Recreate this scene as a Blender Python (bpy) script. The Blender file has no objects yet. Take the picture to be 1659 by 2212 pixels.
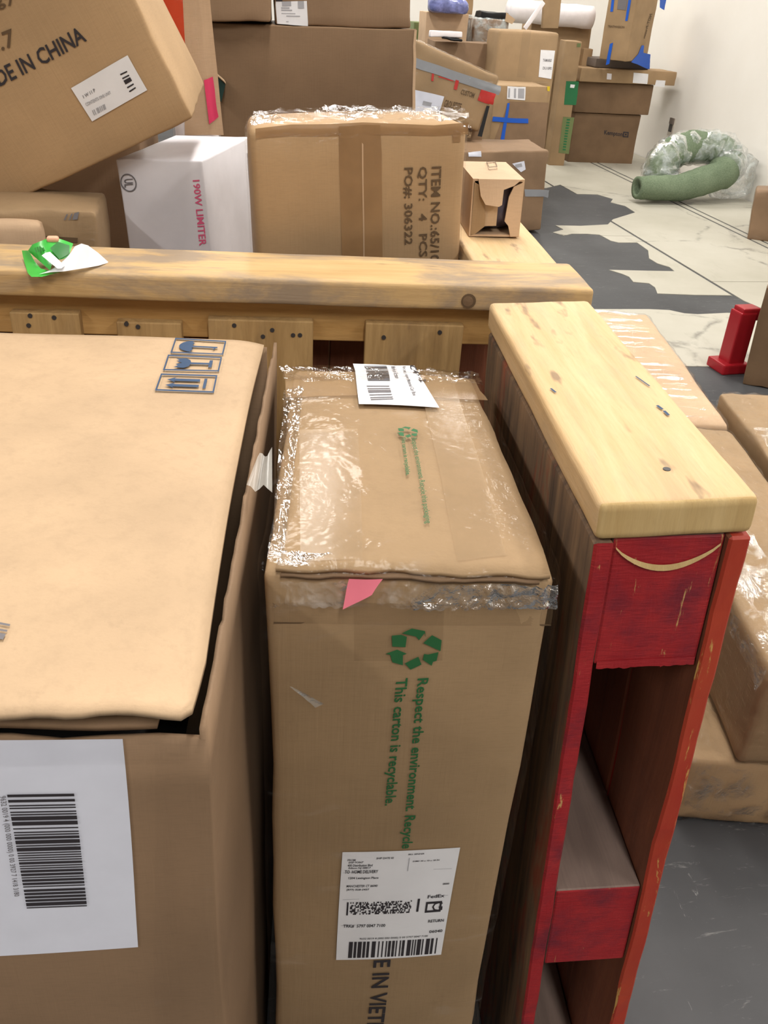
import bpy, bmesh, math, random
from mathutils import Vector, Matrix, noise
random.seed(7)
S = bpy.context.scene
COL = S.collection
# ------------------------------------------------------------------ camera
W_PX, H_PX = 1659, 2212
CX, CY, F = 829.5, 1106.0, 1873.5
YAW, PIT, ROL = [math.radians(a) for a in (11.493, 30.964, 3.63)]
CAM = Vector((0, 0, 1.52))
FB = Vector((math.sin(YAW) * math.cos(PIT), math.cos(YAW) * math.cos(PIT), -math.sin(PIT)))
_r = Vector((math.cos(YAW), -math.sin(YAW), 0)); _u = _r.cross(FB)
RB = math.cos(ROL) * _r + math.sin(ROL) * _u
UB = -math.sin(ROL) * _r + math.cos(ROL) * _u
cd = bpy.data.cameras.new('camera'); co = bpy.data.objects.new('camera', cd); COL.objects.link(co)
cd.sensor_fit = 'VERTICAL'; cd.sensor_height = 24.0; cd.lens = 24.0 * F / H_PX
cd.clip_start = 0.02; cd.clip_end = 60
co.matrix_world = Matrix(((RB.x, UB.x, -FB.x, CAM.x), (RB.y, UB.y, -FB.y, CAM.y), (RB.z, UB.z, -FB.z, CAM.z), (0, 0, 0, 1)))
S.camera = co
# ------------------------------------------------------------------ world, exposure, ceiling light
S.view_settings.view_transform = 'Standard'; S.view_settings.look = 'None'
S.view_settings.gamma = 1; S.view_settings.use_curve_mapping = False
S.view_settings.exposure = 0.3
wd = bpy.data.worlds.new('world'); S.world = wd; wd.use_nodes = True
wd.node_tree.nodes['Background'].inputs[0].default_value = (1, .96, .9, 1)
wd.node_tree.nodes['Background'].inputs[1].default_value = 0.02
LIGHT_W = 82.0
CEIL = 4.4
FIX = [(x, y) for x in (-3.6, .3, 3.3) for y in (2.0, 6.2, 10.3)] + [(.3, -2.3), (-3.6, -2.3), (3.3, -2.3)]  # last row, behind the viewer, is added to brighten camera-facing faces
for (x, y) in FIX:
    ld = bpy.data.lights.new('tube_light', 'AREA'); ld.shape = 'RECTANGLE'
    ld.size = .28; ld.size_y = 2.3; ld.energy = LIGHT_W; ld.color = (1, .955, .89)
    lo = bpy.data.objects.new('tube_light', ld); COL.objects.link(lo); lo.location = (x, y, CEIL - .135)

# ------------------------------------------------------------------ pixel helpers
def ray(px, py): return FB + RB * ((px - CX) / F) - UB * ((py - CY) / F)
def atz(px, py, z):
    d = ray(px, py); return CAM + d * ((z - CAM.z) / d.z)
def aty(px, py, y):
    d = ray(px, py); return CAM + d * (y / d.y)

# ------------------------------------------------------------------ materials
MATS = {}
class NT:
    def __init__(s, name):
        s.m = bpy.data.materials.new(name); s.m.use_nodes = True; s.t = s.m.node_tree
        for n in list(s.t.nodes): s.t.nodes.remove(n)
        s.out = s.n('ShaderNodeOutputMaterial'); s.co = s.n('ShaderNodeTexCoord').outputs['Object']
        MATS[name] = s.m
    def n(s, ty, **kw):
        x = s.t.nodes.new(ty)
        for k, v in kw.items(): setattr(x, k, v)
        return x
    def put(s, sock, v):
        if isinstance(v, bpy.types.NodeSocket): s.t.links.new(v, sock)
        elif isinstance(v, (tuple, list)): sock.default_value = (*v, 1) if len(v) == 3 and sock.type == 'RGBA' else v
        else: sock.default_value = v
    def map(s, scale=(1, 1, 1), loc=(0, 0, 0)):
        m = s.n('ShaderNodeMapping'); s.put(m.inputs[0], s.co); m.inputs['Scale'].default_value = scale; m.inputs['Location'].default_value = loc
        return m.outputs[0]
    def noise(s, vec, scale=5, detail=4, rough=.55, dist=0):
        x = s.n('ShaderNodeTexNoise'); s.put(x.inputs['Vector'], vec)
        x.inputs['Scale'].default_value = scale; x.inputs['Detail'].default_value = detail
        x.inputs['Roughness'].default_value = rough; x.inputs['Distortion'].default_value = dist
        return x.outputs[0]
    def ramp(s, f, a, b, ca=(0, 0, 0), cb=(1, 1, 1)):
        x = s.n('ShaderNodeValToRGB'); s.put(x.inputs[0], f)
        e = x.color_ramp.elements; e[0].position = a; e[1].position = b
        e[0].color = (*ca, 1); e[1].color = (*cb, 1); return x.outputs[0]
    def mix(s, f, a, b, mode='MIX'):
        x = s.n('ShaderNodeMix', data_type='RGBA', blend_type=mode)
        s.put(x.inputs[0], f); s.put(x.inputs[6], a); s.put(x.inputs[7], b); return x.outputs[2]
    def math(s, op, a, b=0):
        x = s.n('ShaderNodeMath', operation=op); s.put(x.inputs[0], a); s.put(x.inputs[1], b); return x.outputs[0]
    def bump(s, h, st=.3, dist=.001):
        x = s.n('ShaderNodeBump'); s.put(x.inputs['Height'], h); x.inputs['Strength'].default_value = st; x.inputs['Distance'].default_value = dist
        return x.outputs[0]
    def bsdf(s, col, rough=.7, normal=None, spec=.3, **kw):
        x = s.n('ShaderNodeBsdfPrincipled'); s.put(x.inputs['Base Color'], col); s.put(x.inputs['Roughness'], rough)
        x.inputs['Specular IOR Level'].default_value = spec
        if normal is not None: s.put(x.inputs['Normal'], normal)
        for k, v in kw.items(): s.put(x.inputs[k], v)
        return x.outputs[0]
    def done(s, sh): s.put(s.out.inputs[0], sh); return s.m

def kraft(name, c, scuff=.25):
    t = NT(name)
    big = t.noise(t.map(), 3.5, 3); fib = t.noise(t.map((1, 1, 9)), 60, 3, .7)
    fl = t.noise(t.map((40, 40, 2)), 6, 2); sc = t.noise(t.map((3, 3, 1.2)), 9, 6, .7)
    d = tuple(x * .80 for x in c); l = tuple(min(1, x * 1.12) for x in c)
    col = t.mix(t.ramp(big, .3, .7), d, l)
    col = t.mix(t.math('MULTIPLY', t.ramp(fib, .45, .75), .18), col, tuple(x * .55 for x in c))
    col = t.mix(t.math('MULTIPLY', t.ramp(sc, .62, .8), scuff), col, tuple(x * .35 for x in c))
    return t.done(t.bsdf(col, .72, t.bump(t.math('ADD', fl, t.math('MULTIPLY', big, 3)), .25, .0015), .25))
kraft('kraft', (.345, .232, .128))
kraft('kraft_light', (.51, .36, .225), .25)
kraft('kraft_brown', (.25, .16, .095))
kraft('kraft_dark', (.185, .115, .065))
kraft('kraft_yellow', (.43, .285, .155), .14)
kraft('kraft_pink', (.56, .39, .25), .15)

def flat(name, c, rough=.5, spec=.3, var=.06):
    t = NT(name); nz = t.noise(t.map(), 25, 3)
    return t.done(t.bsdf(t.mix(t.ramp(nz, .3, .7), tuple(x * (1 - var) for x in c), c), rough, None, spec))
flat('paper', (.80, .80, .83), .6); flat('paper_cool', (.72, .74, .84), .6)
flat('ink', (.035, .03, .035), .6); flat('ink_grey', (.16, .15, .16), .6); flat('ink_soft', (.38, .38, .41), .6)
flat('ink_brown', (.12, .075, .04), .7); flat('ink_green', (.025, .13, .045), .6); flat('ink_blue', (.022, .058, .13), .6)
flat('ink_pink', (.72, .12, .24), .6); flat('pink_paper', (.95, .24, .32), .5); flat('magenta', (.72, .05, .14), .5)
flat('ink_red', (.50, .035, .03), .5); flat('green_print', (.02, .16, .06), .5); flat('green_dull', (.16, .20, .08), .6)
flat('orange_film', (.62, .07, .025), .3); flat('blue_tape', (.015, .10, .52), .5); flat('grey_tape', (.28, .29, .31), .35)
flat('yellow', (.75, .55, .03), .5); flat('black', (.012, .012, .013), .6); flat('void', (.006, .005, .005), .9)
flat('white_card', (.72, .70, .74), .45); flat('red_steel', (.36, .012, .02), .35); flat('dark_green', (.01, .035, .03), .4)
flat('blue_bag', (.22, .25, .55), .25, .5, .5); flat('purple_bag', (.13, .11, .16), .3, .5, .5)
flat('metal_dark', (.05, .045, .045), .45); flat('housing', (.7, .7, .7), .4); flat('grey_card', (.16, .13, .11), .7)
flat('green_plastic', (.06, .48, .07), .28, .5); flat('green_deep', (.02, .17, .03), .4, .5); flat('skin_bead', (.75, .42, .28), .5)
flat('ceiling_paint', (.26, .25, .24), .8); flat('wall_grey', (.34, .32, .30), .8)
flat('foam_white', (.82, .78, .8), .6); flat('outlet_ivory', (.5, .46, .40), .4)

def tape(name, c, a):
    t = NT(name); nz = t.noise(t.map((1, 1, 1)), 22, 4)
    p = t.bsdf(t.mix(t.ramp(nz, .3, .7), tuple(x * .85 for x in c), c), .22, t.bump(nz, .2, .002), .5)
    tr = t.n('ShaderNodeBsdfTransparent').outputs[0]; mx = t.n('ShaderNodeMixShader'); mx.inputs[0].default_value = a
    t.put(mx.inputs[1], tr); t.put(mx.inputs[2], p); return t.done(mx.outputs[0])
tape('tape_brown', (.34, .20, .095), .85); tape('tape_tan', (.50, .33, .18), .4); tape('tape_clear', (.52, .37, .22), .22); tape('tape_milk', (.55, .52, .47), .5); tape('tape_worn', (.36, .23, .12), .16)

def film(name, scale=(5, 5, 22), dens=.10, milk=.35, bs=.55, tint=(.9, .88, .85), lo=.62, hi=.80, gl=.5, mask=None):
    t = NT(name)
    a = t.noise(t.map(scale), 2.2, 5, .62, .6); b = t.noise(t.map(tuple(x * .5 for x in scale), (3, 1, 2)), 3, 4, .6, 1.0)
    h = t.math('ADD', a, t.math('MULTIPLY', b, 1.5)); nrm = t.bump(h, bs, .012)
    g = t.n('ShaderNodeBsdfGlossy'); g.inputs['Color'].default_value = (1, 1, 1, 1); g.inputs['Roughness'].default_value = .12; t.put(g.inputs['Normal'], nrm)
    d = t.n('ShaderNodeBsdfDiffuse'); d.inputs['Color'].default_value = (*tint, 1); t.put(d.inputs['Normal'], nrm)
    tr = t.n('ShaderNodeBsdfTransparent')
    m1 = t.n('ShaderNodeMixShader'); t.put(m1.inputs[0], t.math('MULTIPLY', t.ramp(b, lo, hi), milk)); t.put(m1.inputs[1], tr.outputs[0]); t.put(m1.inputs[2], d.outputs[0])
    fr = t.n('ShaderNodeFresnel'); fr.inputs[0].default_value = 1.35; t.put(fr.inputs['Normal'], nrm)
    fac = t.math('ADD', t.math('MULTIPLY', fr.outputs[0], gl), dens)
    if mask: fac = t.math('MULTIPLY', fac, t.ramp(t.noise(t.map(mask[0], (9, 3, 1)), 2, 5, .6, .5), mask[1], mask[2]))
    m2 = t.n('ShaderNodeMixShader'); t.put(m2.inputs[0], fac); t.put(m2.inputs[1], m1.outputs[0]); t.put(m2.inputs[2], g.outputs[0])
    return t.done(m2.outputs[0])
film('film_soft', (4, 4, 14), .0, .08, .35, gl=.15)
film('film', (6, 6, 20), .0, .16, .6, gl=.3)
film('film_heavy', (14, 5, 14), .0, .16, .8, lo=.6, hi=.8, gl=.6, mask=((8, 8, 8), .45, .62))
film('film_shiny', (6, 14, 6), .10, .10, .7, gl=.8, mask=((1.6, 12, 2), .53, .63))
film('film_glint', (9, 9, 9), .22, .3, .9, lo=.5, hi=.7, gl=.9, mask=((7, 7, 7), .48, .58))
film('film_milky', (7, 7, 7), .03, .55, .7, (.62, .68, .68), .38, .66)

def wood(name, c1, c2, stain=.5, axis=0, stain_c=(.22, .17, .13), knots=.4, s0=.50, s1=.72, k0=.68):
    t = NT(name)
    sc = [9, 9, 9]; sc[axis] = .7
    g = t.noise(t.map(tuple(sc)), 5, 5, .6, .6); fine = t.noise(t.map(tuple(x * 6 for x in sc)), 5, 3, .7)
    col = t.mix(t.ramp(g, .32, .7), c1, c2)
    col = t.mix(t.math('MULTIPLY', t.ramp(fine, .5, .8), .22), col, tuple(x * .5 for x in c2))
    s2 = [5, 5, 5]; s2[axis] = 1.6
    st = t.noise(t.map(tuple(s2), (1.3, 4.1, 2.2)), 2.6, 6, .68, .4)
    col = t.mix(t.math('MULTIPLY', t.ramp(st, s0, s1), stain), col, stain_c)
    s3 = [26, 26, 26]; s3[axis] = 7
    sp = t.noise(t.map(tuple(s3), (7, 2, 5)), 1.4, 3, .5)
    col = t.mix(t.math('MULTIPLY', t.ramp(sp, k0, k0 + .08), knots), col, (.10, .06, .05))
    return t.done(t.bsdf(col, .62, t.bump(t.math('ADD', g, fine), .35, .0015), .25))
wood('pine', (.66, .47, .265), (.56, .375, .185), .4, 0, (.36, .28, .20), .6, k0=.61)
wood('pine_end', (.58, .42, .20), (.46, .31, .13), .2, 2, (.3, .2, .1), .2)
wood('pine_dirty', (.60, .41, .20), (.50, .32, .14), .85, 0, (.27, .21, .16), .5, .44, .60)
wood('pine_rail', (.56, .34, .13), (.40, .22, .07), .3, 0, (.18, .10, .05), .4)
wood('slat', (.52, .34, .15), (.33, .20, .08), .5, 2, (.18, .12, .07), .4)
wood('weathered', (.30, .19, .11), (.07, .052, .045), .75, 2, (.30, .06, .03), .7, .5, .62)
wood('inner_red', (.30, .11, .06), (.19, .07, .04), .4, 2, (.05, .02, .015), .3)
wood('stringer_top', (.26, .19, .16), (.18, .13, .11), .3, 1, (.12, .09, .08), .3)

def redpaint():
    t = NT('red_paint')
    a = t.noise(t.map((4, 4, 4)), 3, 5, .6); w = t.noise(t.map((28, 28, 5)), 2.2, 6, .7, .5); dk = t.noise(t.map((3, 3, 3), (4, 4, 9)), 4, 5, .65)
    col = t.mix(t.ramp(a, .3, .7), (.26, .010, .016), (.38, .024, .026))
    col = t.mix(t.math('MULTIPLY', t.ramp(dk, .48, .66), .7), col, (.10, .014, .028))
    col = t.mix(t.ramp(w, .64, .69), col, (.50, .30, .12))
    st = t.noise(t.map((40, 40, 240)), 1.5, 3)
    return t.done(t.bsdf(col, .5, t.bump(t.math('ADD', st, w), .4, .002), .4))
redpaint()
def orangepaint():
    t = NT('red_orange_paint')
    a = t.noise(t.map((4, 4, 2)), 3, 5, .6); w = t.noise(t.map((24, 24, 4)), 2.2, 6, .7, .5)
    col = t.mix(t.ramp(a, .3, .7), (.34, .026, .016), (.42, .06, .025))
    col = t.mix(t.ramp(w, .585, .63), col, (.52, .31, .09))
    return t.done(t.bsdf(col, .5, t.bump(w, .4, .002), .4))
orangepaint()

def floor_mats():
    t = NT('floor_dark')
    a = t.noise(t.map(), 1.2, 6, .6); sc = t.noise(t.map((2, 9, 1)), 5, 6, .75, .5); s2 = t.noise(t.map((11, 3, 1), (3, 1, 0)), 4, 6, .75, .8)
    col = t.mix(t.ramp(a, .3, .7), (.038, .039, .042), (.075, .076, .08))
    col = t.mix(t.math('MULTIPLY', t.ramp(sc, .60, .74), .45), col, (.34, .34, .33))
    col = t.mix(t.math('MULTIPLY', t.ramp(s2, .66, .78), .6), col, (.42, .42, .41))
    t.done(t.bsdf(col, .6, t.bump(sc, .2, .002), .3))
    t = NT('floor_pale')
    a = t.noise(t.map(), .9, 5, .6); v = t.n('ShaderNodeTexVoronoi', feature='DISTANCE_TO_EDGE'); v.inputs['Scale'].default_value = 1.1
    dn = t.noise(t.map(), 4, 5, .7); mm = t.n('ShaderNodeMix', data_type='VECTOR'); mm.inputs[0].default_value = .22
    t.put(mm.inputs[4], t.co); nv = t.n('ShaderNodeTexNoise'); nv.inputs['Scale'].default_value = 3.0; nv.inputs['Detail'].default_value = 5; t.put(nv.inputs['Vector'], t.co)
    t.put(mm.inputs[5], nv.outputs['Color']); t.put(v.inputs['Vector'], mm.outputs[1])
    col = t.mix(t.ramp(a, .35, .7), (.46, .44, .375), (.37, .35, .285))
    crack = t.math('MULTIPLY', t.ramp(v.outputs[0], 0, .02, (1, 1, 1), (0, 0, 0)), t.ramp(dn, .45, .6))
    col = t.mix(t.math('MULTIPLY', crack, .8), col, (.16, .15, .13))
    st = t.noise(t.map((2, .7, 1), (5, 2, 0)), 3, 6, .7)
    col = t.mix(t.math('MULTIPLY', t.ramp(st, .58, .74), .45), col, (.28, .26, .2))
    t.done(t.bsdf(col, .55, None, .35))
    t = NT('wall_paint'); a = t.noise(t.map(), .7, 5, .6); b = t.noise(t.map((1, 1, .4)), 6, 6, .7)
    col = t.mix(t.ramp(a, .3, .7), (.74, .715, .665), (.80, .78, .74))
    col = t.mix(t.math('MULTIPLY', t.ramp(b, .66, .8), .2), col, (.5, .45, .4))
    t.done(t.bsdf(col, .6, t.bump(b, .15, .004), .3))
    t = NT('carpet'); a = t.noise(t.map(), 90, 3, .7); b = t.noise(t.map(), 5, 3)
    col = t.mix(t.ramp(a, .3, .7), (.105, .145, .09), (.185, .235, .155)); col = t.mix(t.math('MULTIPLY', t.ramp(b, .4, .7), .3), col, (.26, .33, .22))
    t.done(t.bsdf(col, .95, t.bump(a, .6, .004), .1))
    t = NT('lamp_diffuser'); e = t.n('ShaderNodeEmission'); e.inputs[0].default_value = (1, .96, .9, 1); e.inputs[1].default_value = 3.0; t.done(e.outputs[0])
floor_mats()

# ------------------------------------------------------------------ mesh / object helpers
def mesh(name, verts, faces, mats, smooth=False, fm=None):
    me = bpy.data.meshes.new(name); me.from_pydata([tuple(v) for v in verts], [], faces)
    for m in (mats if isinstance(mats, (list, tuple)) else [mats]): me.materials.append(MATS[m])
    if fm:
        for p, i in zip(me.polygons, fm): p.material_index = i
    if smooth:
        for p in me.polygons: p.use_smooth = True
    me.update(); return me
def obj(name, me, parent=None, M=None):
    o = bpy.data.objects.new(name, me); COL.objects.link(o)
    if parent is not None: o.parent = parent
    if M is not None: o.matrix_world = M if parent is None else o.matrix_world
    if M is not None and parent is not None: o.matrix_local = M
    return o
def tag(o, label, cat, group=None):
    o['label'] = label; o['category'] = cat
    if group: o['group'] = group
    return o
def thing(name, label, cat, M, group=None):
    o = bpy.data.objects.new(name, None); COL.objects.link(o); o.empty_display_size = .05; o.matrix_world = M
    return tag(o, label, cat, group)
def struct(o): o['kind'] = 'structure'; return o
def bvl(me, w, seg=2, ang=True):
    b = bmesh.new(); b.from_mesh(me)
    bmesh.ops.bevel(b, geom=list(b.edges), offset=w, segments=seg, profile=.6, affect='EDGES'); b.to_mesh(me); b.free(); return me
def boxmesh(name, a, b, mats, fm=None):
    x0, y0, z0 = a; x1, y1, z1 = b
    v = [(x0, y0, z0), (x1, y0, z0), (x1, y1, z0), (x0, y1, z0), (x0, y0, z1), (x1, y0, z1), (x1, y1, z1), (x0, y1, z1)]
    f = [(0, 3, 2, 1), (4, 5, 6, 7), (0, 1, 5, 4), (1, 2, 6, 5), (2, 3, 7, 6), (3, 0, 4, 7)]   # bottom top front right back left
    return mesh(name, v, f, mats, False, fm)
def lin(n, r):
    """grid stops from -1..1 with extra stops in the rounded edge zone r"""
    q = [-1, -1 + r * .35, -1 + r]
    k = [-1 + r + (2 - 2 * r) * i / n for i in range(1, n)]
    return q + k + [1 - r, 1 - r * .35, 1]
def rbox(w, d, h, r, n, deform):
    """rounded box, origin at bottom centre, every vertex passed through deform"""
    V, Fc, idx = [], [], {}
    hx = (w / 2, d / 2, h / 2)
    st = [lin(n, min(.9, r / a)) for a in hx]
    def vid(p):
        key = tuple(round(c, 5) for c in p)
        if key not in idx:
            inn = [max(-(a - r), min(a - r, c)) for a, c in zip(hx, p)]
            dv = Vector([c - i for c, i in zip(p, inn)])
            if dv.length > 1e-9: dv = dv.normalized() * r
            q = Vector(inn) + dv; q.z += h / 2
            idx[key] = len(V); V.append(deform(q))
        return idx[key]
    for ax in range(3):
        u, v = [(1, 2), (2, 0), (0, 1)][ax]
        for sg in (-1, 1):
            for i in range(len(st[u]) - 1):
                for j in range(len(st[v]) - 1):
                    q = []
                    for (a, b) in ((i, j), (i + 1, j), (i + 1, j + 1), (i, j + 1)):
                        p = [0, 0, 0]; p[ax] = sg * hx[ax]; p[u] = st[u][a] * hx[u]; p[v] = st[v][b] * hx[v]; q.append(vid(p))
                    Fc.append(tuple(q) if sg > 0 else tuple(reversed(q)))
    return V, Fc

class Box:
    """carton: an empty with a rounded, dented body; decals follow its faces"""
    def __init__(s, label, M, w, d, h, mat='kraft', name='cardboard_box', cat='box', group=None, r=.006, amp=.002, crump=.003, seed=None, n=10, bulge=.004, warp=None, body=True):
        s.w, s.d, s.h, s.M, s.Mi = w, d, h, M, M.inverted()
        s.amp, s.crump, s.bulge, s.warp = amp, crump, bulge, warp or {}
        s.sd = Vector((random.random() * 50, random.random() * 50, random.random() * 50))
        s.t = thing(name, label, cat, M, group)
        if body:
            V, Fc = rbox(w, d, h, r, n, s.df)
            s.body = obj('body', mesh('body', V, Fc, mat, True), s.t)
    def df(s, p):
        w, d, h = s.w, s.d, s.h
        q = p.copy()
        u, v, t = (p.x / w + .5, p.y / d + .5, p.z / h)
        for (i, j, k), off in s.warp.items():
            wt = (u if i else 1 - u) * (v if j else 1 - v) * (t if k else 1 - t); q += Vector(off) * wt
        sc = 2.2 / max(w, d, h) + 2
        q += noise.noise_vector(p * sc + s.sd) * s.amp
        bx = (1 - (2 * u - 1) ** 2); by = (1 - (2 * v - 1) ** 2); bz = (1 - (2 * t - 1) ** 2)
        bx, by, bz = max(bx, 0), max(by, 0), max(bz, 0)
        cx = max(0, abs(2 * u - 1) - .9) * 10; cy = max(0, abs(2 * v - 1) - .9) * 10; cz = max(0, abs(2 * t - 1) - .9) * 10
        q.x += math.copysign(cx * by * bz * s.bulge, u - .5); q.y += math.copysign(cy * bx * bz * s.bulge, v - .5)
        if t > .5: q.z += cz * bx * by * s.bulge
        e = min(1, cx) * min(1, cy) + min(1, cy) * min(1, cz) + min(1, cx) * min(1, cz)
        if e > 0 and s.crump: q += noise.noise_vector(p * 28 + s.sd) * s.crump * min(1, e) + noise.noise_vector(p * 9 + s.sd) * s.crump * min(1, e)
        return q
    def fp(s, face, a, b, off=.001):
        w, d, h = s.w, s.d, s.h
        if face == 'front': p, o = Vector((-w / 2 + a, -d / 2, h - b)), Vector((0, -off, 0))
        elif face == 'top': p, o = Vector((-w / 2 + a, d / 2 - b, h)), Vector((0, 0, off))
        elif face == 'right': p, o = Vector((w / 2, -d / 2 + a, h - b)), Vector((off, 0, 0))
        else: p, o = Vector((-w / 2, d / 2 - a, h - b)), Vector((-off, 0, 0))
        return s.df(p) + o
    def p2f(s, face, px, py):
        o = s.Mi @ CAM; d = s.Mi.to_3x3() @ ray(px, py); w, dd, h = s.w, s.d, s.h
        if face == 'front': k = (-dd / 2 - o.y) / d.y; p = o + d * k; return p.x + w / 2, h - p.z
        if face == 'top': k = (h - o.z) / d.z; p = o + d * k; return p.x + w / 2, dd / 2 - p.y
        if face == 'right': k = (w / 2 - o.x) / d.x; p = o + d * k; return p.y + dd / 2, h - p.z
        k = (-w / 2 - o.x) / d.x; p = o + d * k; return dd / 2 - p.y, h - p.z
    def Q(s, face, quad, px=True):
        return [s.p2f(face, *c) for c in quad] if px else quad
    def bil(s, q, u, v):
        x = lambda k: (q[0][k] * (1 - u) + q[1][k] * u) * (1 - v) + (q[3][k] * (1 - u) + q[2][k] * u) * v
        return x(0), x(1)
    def sheet(s, name, face, quad, mat, off=.001, n=6, parent=None, px=True, clamp=False, curl=None):
        q = s.Q(face, quad, px); V = []; Fc = []
        for j in range(n + 1):
            for i in range(n + 1):
                a, b = s.bil(q, i / n, j / n); o2 = off
                if curl: o2 += curl(i / n, j / n)
                V.append(s.fp(face, a, b, o2))
        for j in range(n):
            for i in range(n):
                k = j * (n + 1) + i; Fc.append((k, k + n + 1, k + n + 2, k + 1))
        return obj(name, mesh(name, V, Fc, mat, True), parent or s.t)
    def polys(s, name, face, quad, plist, mat, off=.0016, parent=None, px=True):
        """polygons in the unit square (x right, y down) mapped on a quad"""
        q = s.Q(face, quad, px); V = []; Fc = []
        for P in plist:
            k = len(V); V += [s.fp(face, *s.bil(q, x, y), off) for x, y in P]; Fc.append(tuple(range(k, k + len(P))))
        return obj(name, mesh(name, V, Fc, mat), parent or s.t)
    def text(s, name, face, txt, quad, mat, off=.0016, parent=None, px=True):
        V0, F0 = textmesh(txt)
        q = s.Q(face, quad, px)
        V = [s.fp(face, *s.bil(q, x, y), off) for x, y in V0]
        return obj(name, mesh(name, V, F0, mat), parent or s.t)
    def film(s, mat='film', off=.003, n=24, rough=.0, r=.008, zcut=None):
        D = s.df
        def df2(p):
            q = D(p); c = Vector((0, 0, s.h / 2)); dv = (p - c)
            nn = Vector((dv.x / s.w, dv.y / s.d, dv.z / s.h)); m = max(abs(nn.x), abs(nn.y), abs(nn.z))
            nn = Vector([c2 if abs(c2) > m * .94 else 0 for c2 in nn])
            if nn.length > 0: nn.normalize()
            f = 1 + (rough * (noise.noise(p * 30 + s.sd) + .6 * noise.noise(p * 70 + s.sd)) if rough else 0)
            if p.z < .002: return q
            return q + nn * off * max(.5, f)
        V, Fc = rbox(s.w, s.d, s.h, r, n, df2)
        return obj('stretch_film', mesh('stretch_film', V, Fc, mat, True), s.t)
_tc = {}
def textmesh(txt, bold=.018):
    """flat letters of the built-in font, normalised to the unit square (y down)"""
    if txt not in _tc:
        cu = bpy.data.curves.new('letters', 'FONT'); cu.body = txt; cu.size = 1; cu.resolution_u = 2; cu.offset = (bold if len(txt) < 40 else .006) if len(txt) > 1 else 0
        o = bpy.data.objects.new('letters', cu); me = bpy.data.meshes.new_from_object(o)
        V = [v.co.copy() for v in me.vertices]; Fc = [tuple(p.vertices) for p in me.polygons]
        bpy.data.objects.remove(o); bpy.data.curves.remove(cu); bpy.data.meshes.remove(me)
        x0 = min(v.x for v in V); x1 = max(v.x for v in V); y0 = min(v.y for v in V); y1 = max(v.y for v in V)
        _tc[txt] = ([((v.x - x0) / (x1 - x0), (y1 - v.y) / (y1 - y0)) for v in V], Fc)
    return _tc[txt]
def rot90(q):
    """quad given as it lies in the picture (TL TR BR BL) for letters that read downwards"""
    return [q[1], q[2], q[3], q[0]]
def bars(n, seed, vert=True, lo=.3, gap=.5):
    rn = random.Random(seed); x = 0; L = []
    while x < 1:
        wd = rn.choice((1, 1, 2, 3)) / n; g = rn.choice((1, 1, 2)) / n
        L.append((x, min(1, x + wd))); x += wd + g
    if vert: return [[(a, 0), (b, 0), (b, 1), (a, 1)] for a, b in L]
    return [[(0, a), (1, a), (1, b), (0, b)] for a, b in L]
def rect(a, b, c, d): return [(a, b), (c, b), (c, d), (a, d)]

def frame(yaw, back=0.):
    s, c = math.sin(yaw), math.cos(yaw); sb, cb = math.sin(back), math.cos(back)
    return Vector((s * cb, c * cb, -sb))
def place(TL, TR, BL, Y=None, yaw=0., d=.3, back=0., zbot=None, anchor=None, level=False):
    """front face through three picture corners, at distance Y (or through a point)"""
    ey = frame(yaw, back); A = aty(*TL, Y) if anchor is None else anchor
    def hit(p):
        r = ray(*p); return CAM + r * ((A - CAM).dot(ey) / r.dot(ey))
    A = hit(TL); ex = hit(TR) - A; w = ex.length
    if level: ex = Vector((math.cos(yaw), -math.sin(yaw), 0))
    ex.normalize(); ez = ex.cross(ey).normalized()
    h = (A - hit(BL)).dot(ez)
    if zbot is not None: h = (A.z - zbot) / ez.z
    o = A + ex * (w / 2) - ez * h + ey * (d / 2)
    M = Matrix(((ex.x, ey.x, ez.x, o.x), (ex.y, ey.y, ez.y, o.y), (ex.z, ey.z, ez.z, o.z), (0, 0, 0, 1)))
    return M, w, d, h
def ontop(px, z0, TL, TR, yaw, d):
    """box standing on level z0 whose front bottom passes through picture point px"""
    A = atz(*px, z0); M, w, dd, h = place(TL, TR, px, None, yaw, d, 0, z0, A); return M, w, d, h
def yawm(x, y, z, yaw):
    return Matrix.Translation((x, y, z)) @ Matrix.Rotation(-yaw, 4, 'Z')

# ================================================================== the room
X0, X1, Y0, Y1 = -7.0, 4.93, -5.0, 11.4
fl = struct(obj('floor', boxmesh('floor', (X0, Y0, -.1), (X1, Y1, 0), 'floor_dark')))
struct(obj('ceiling', boxmesh('ceiling', (X0, Y0, CEIL), (X1, Y1, CEIL + .1), 'ceiling_paint')))
wr = struct(obj('wall_right', boxmesh('wall_right', (X1, Y0, 0), (X1 + .1, Y1, CEIL), 'wall_paint')))
struct(obj('wall_back', boxmesh('wall_back', (X0, Y1, 0), (X1, Y1 + .1, CEIL), 'wall_paint')))
struct(obj('wall_left', boxmesh('wall_left', (X0 - .1, Y0, 0), (X0, Y1, CEIL), 'wall_grey')))
struct(obj('wall_front', boxmesh('wall_front', (X0, Y0 - .1, 0), (X1, Y0, CEIL), 'wall_grey')))
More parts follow.
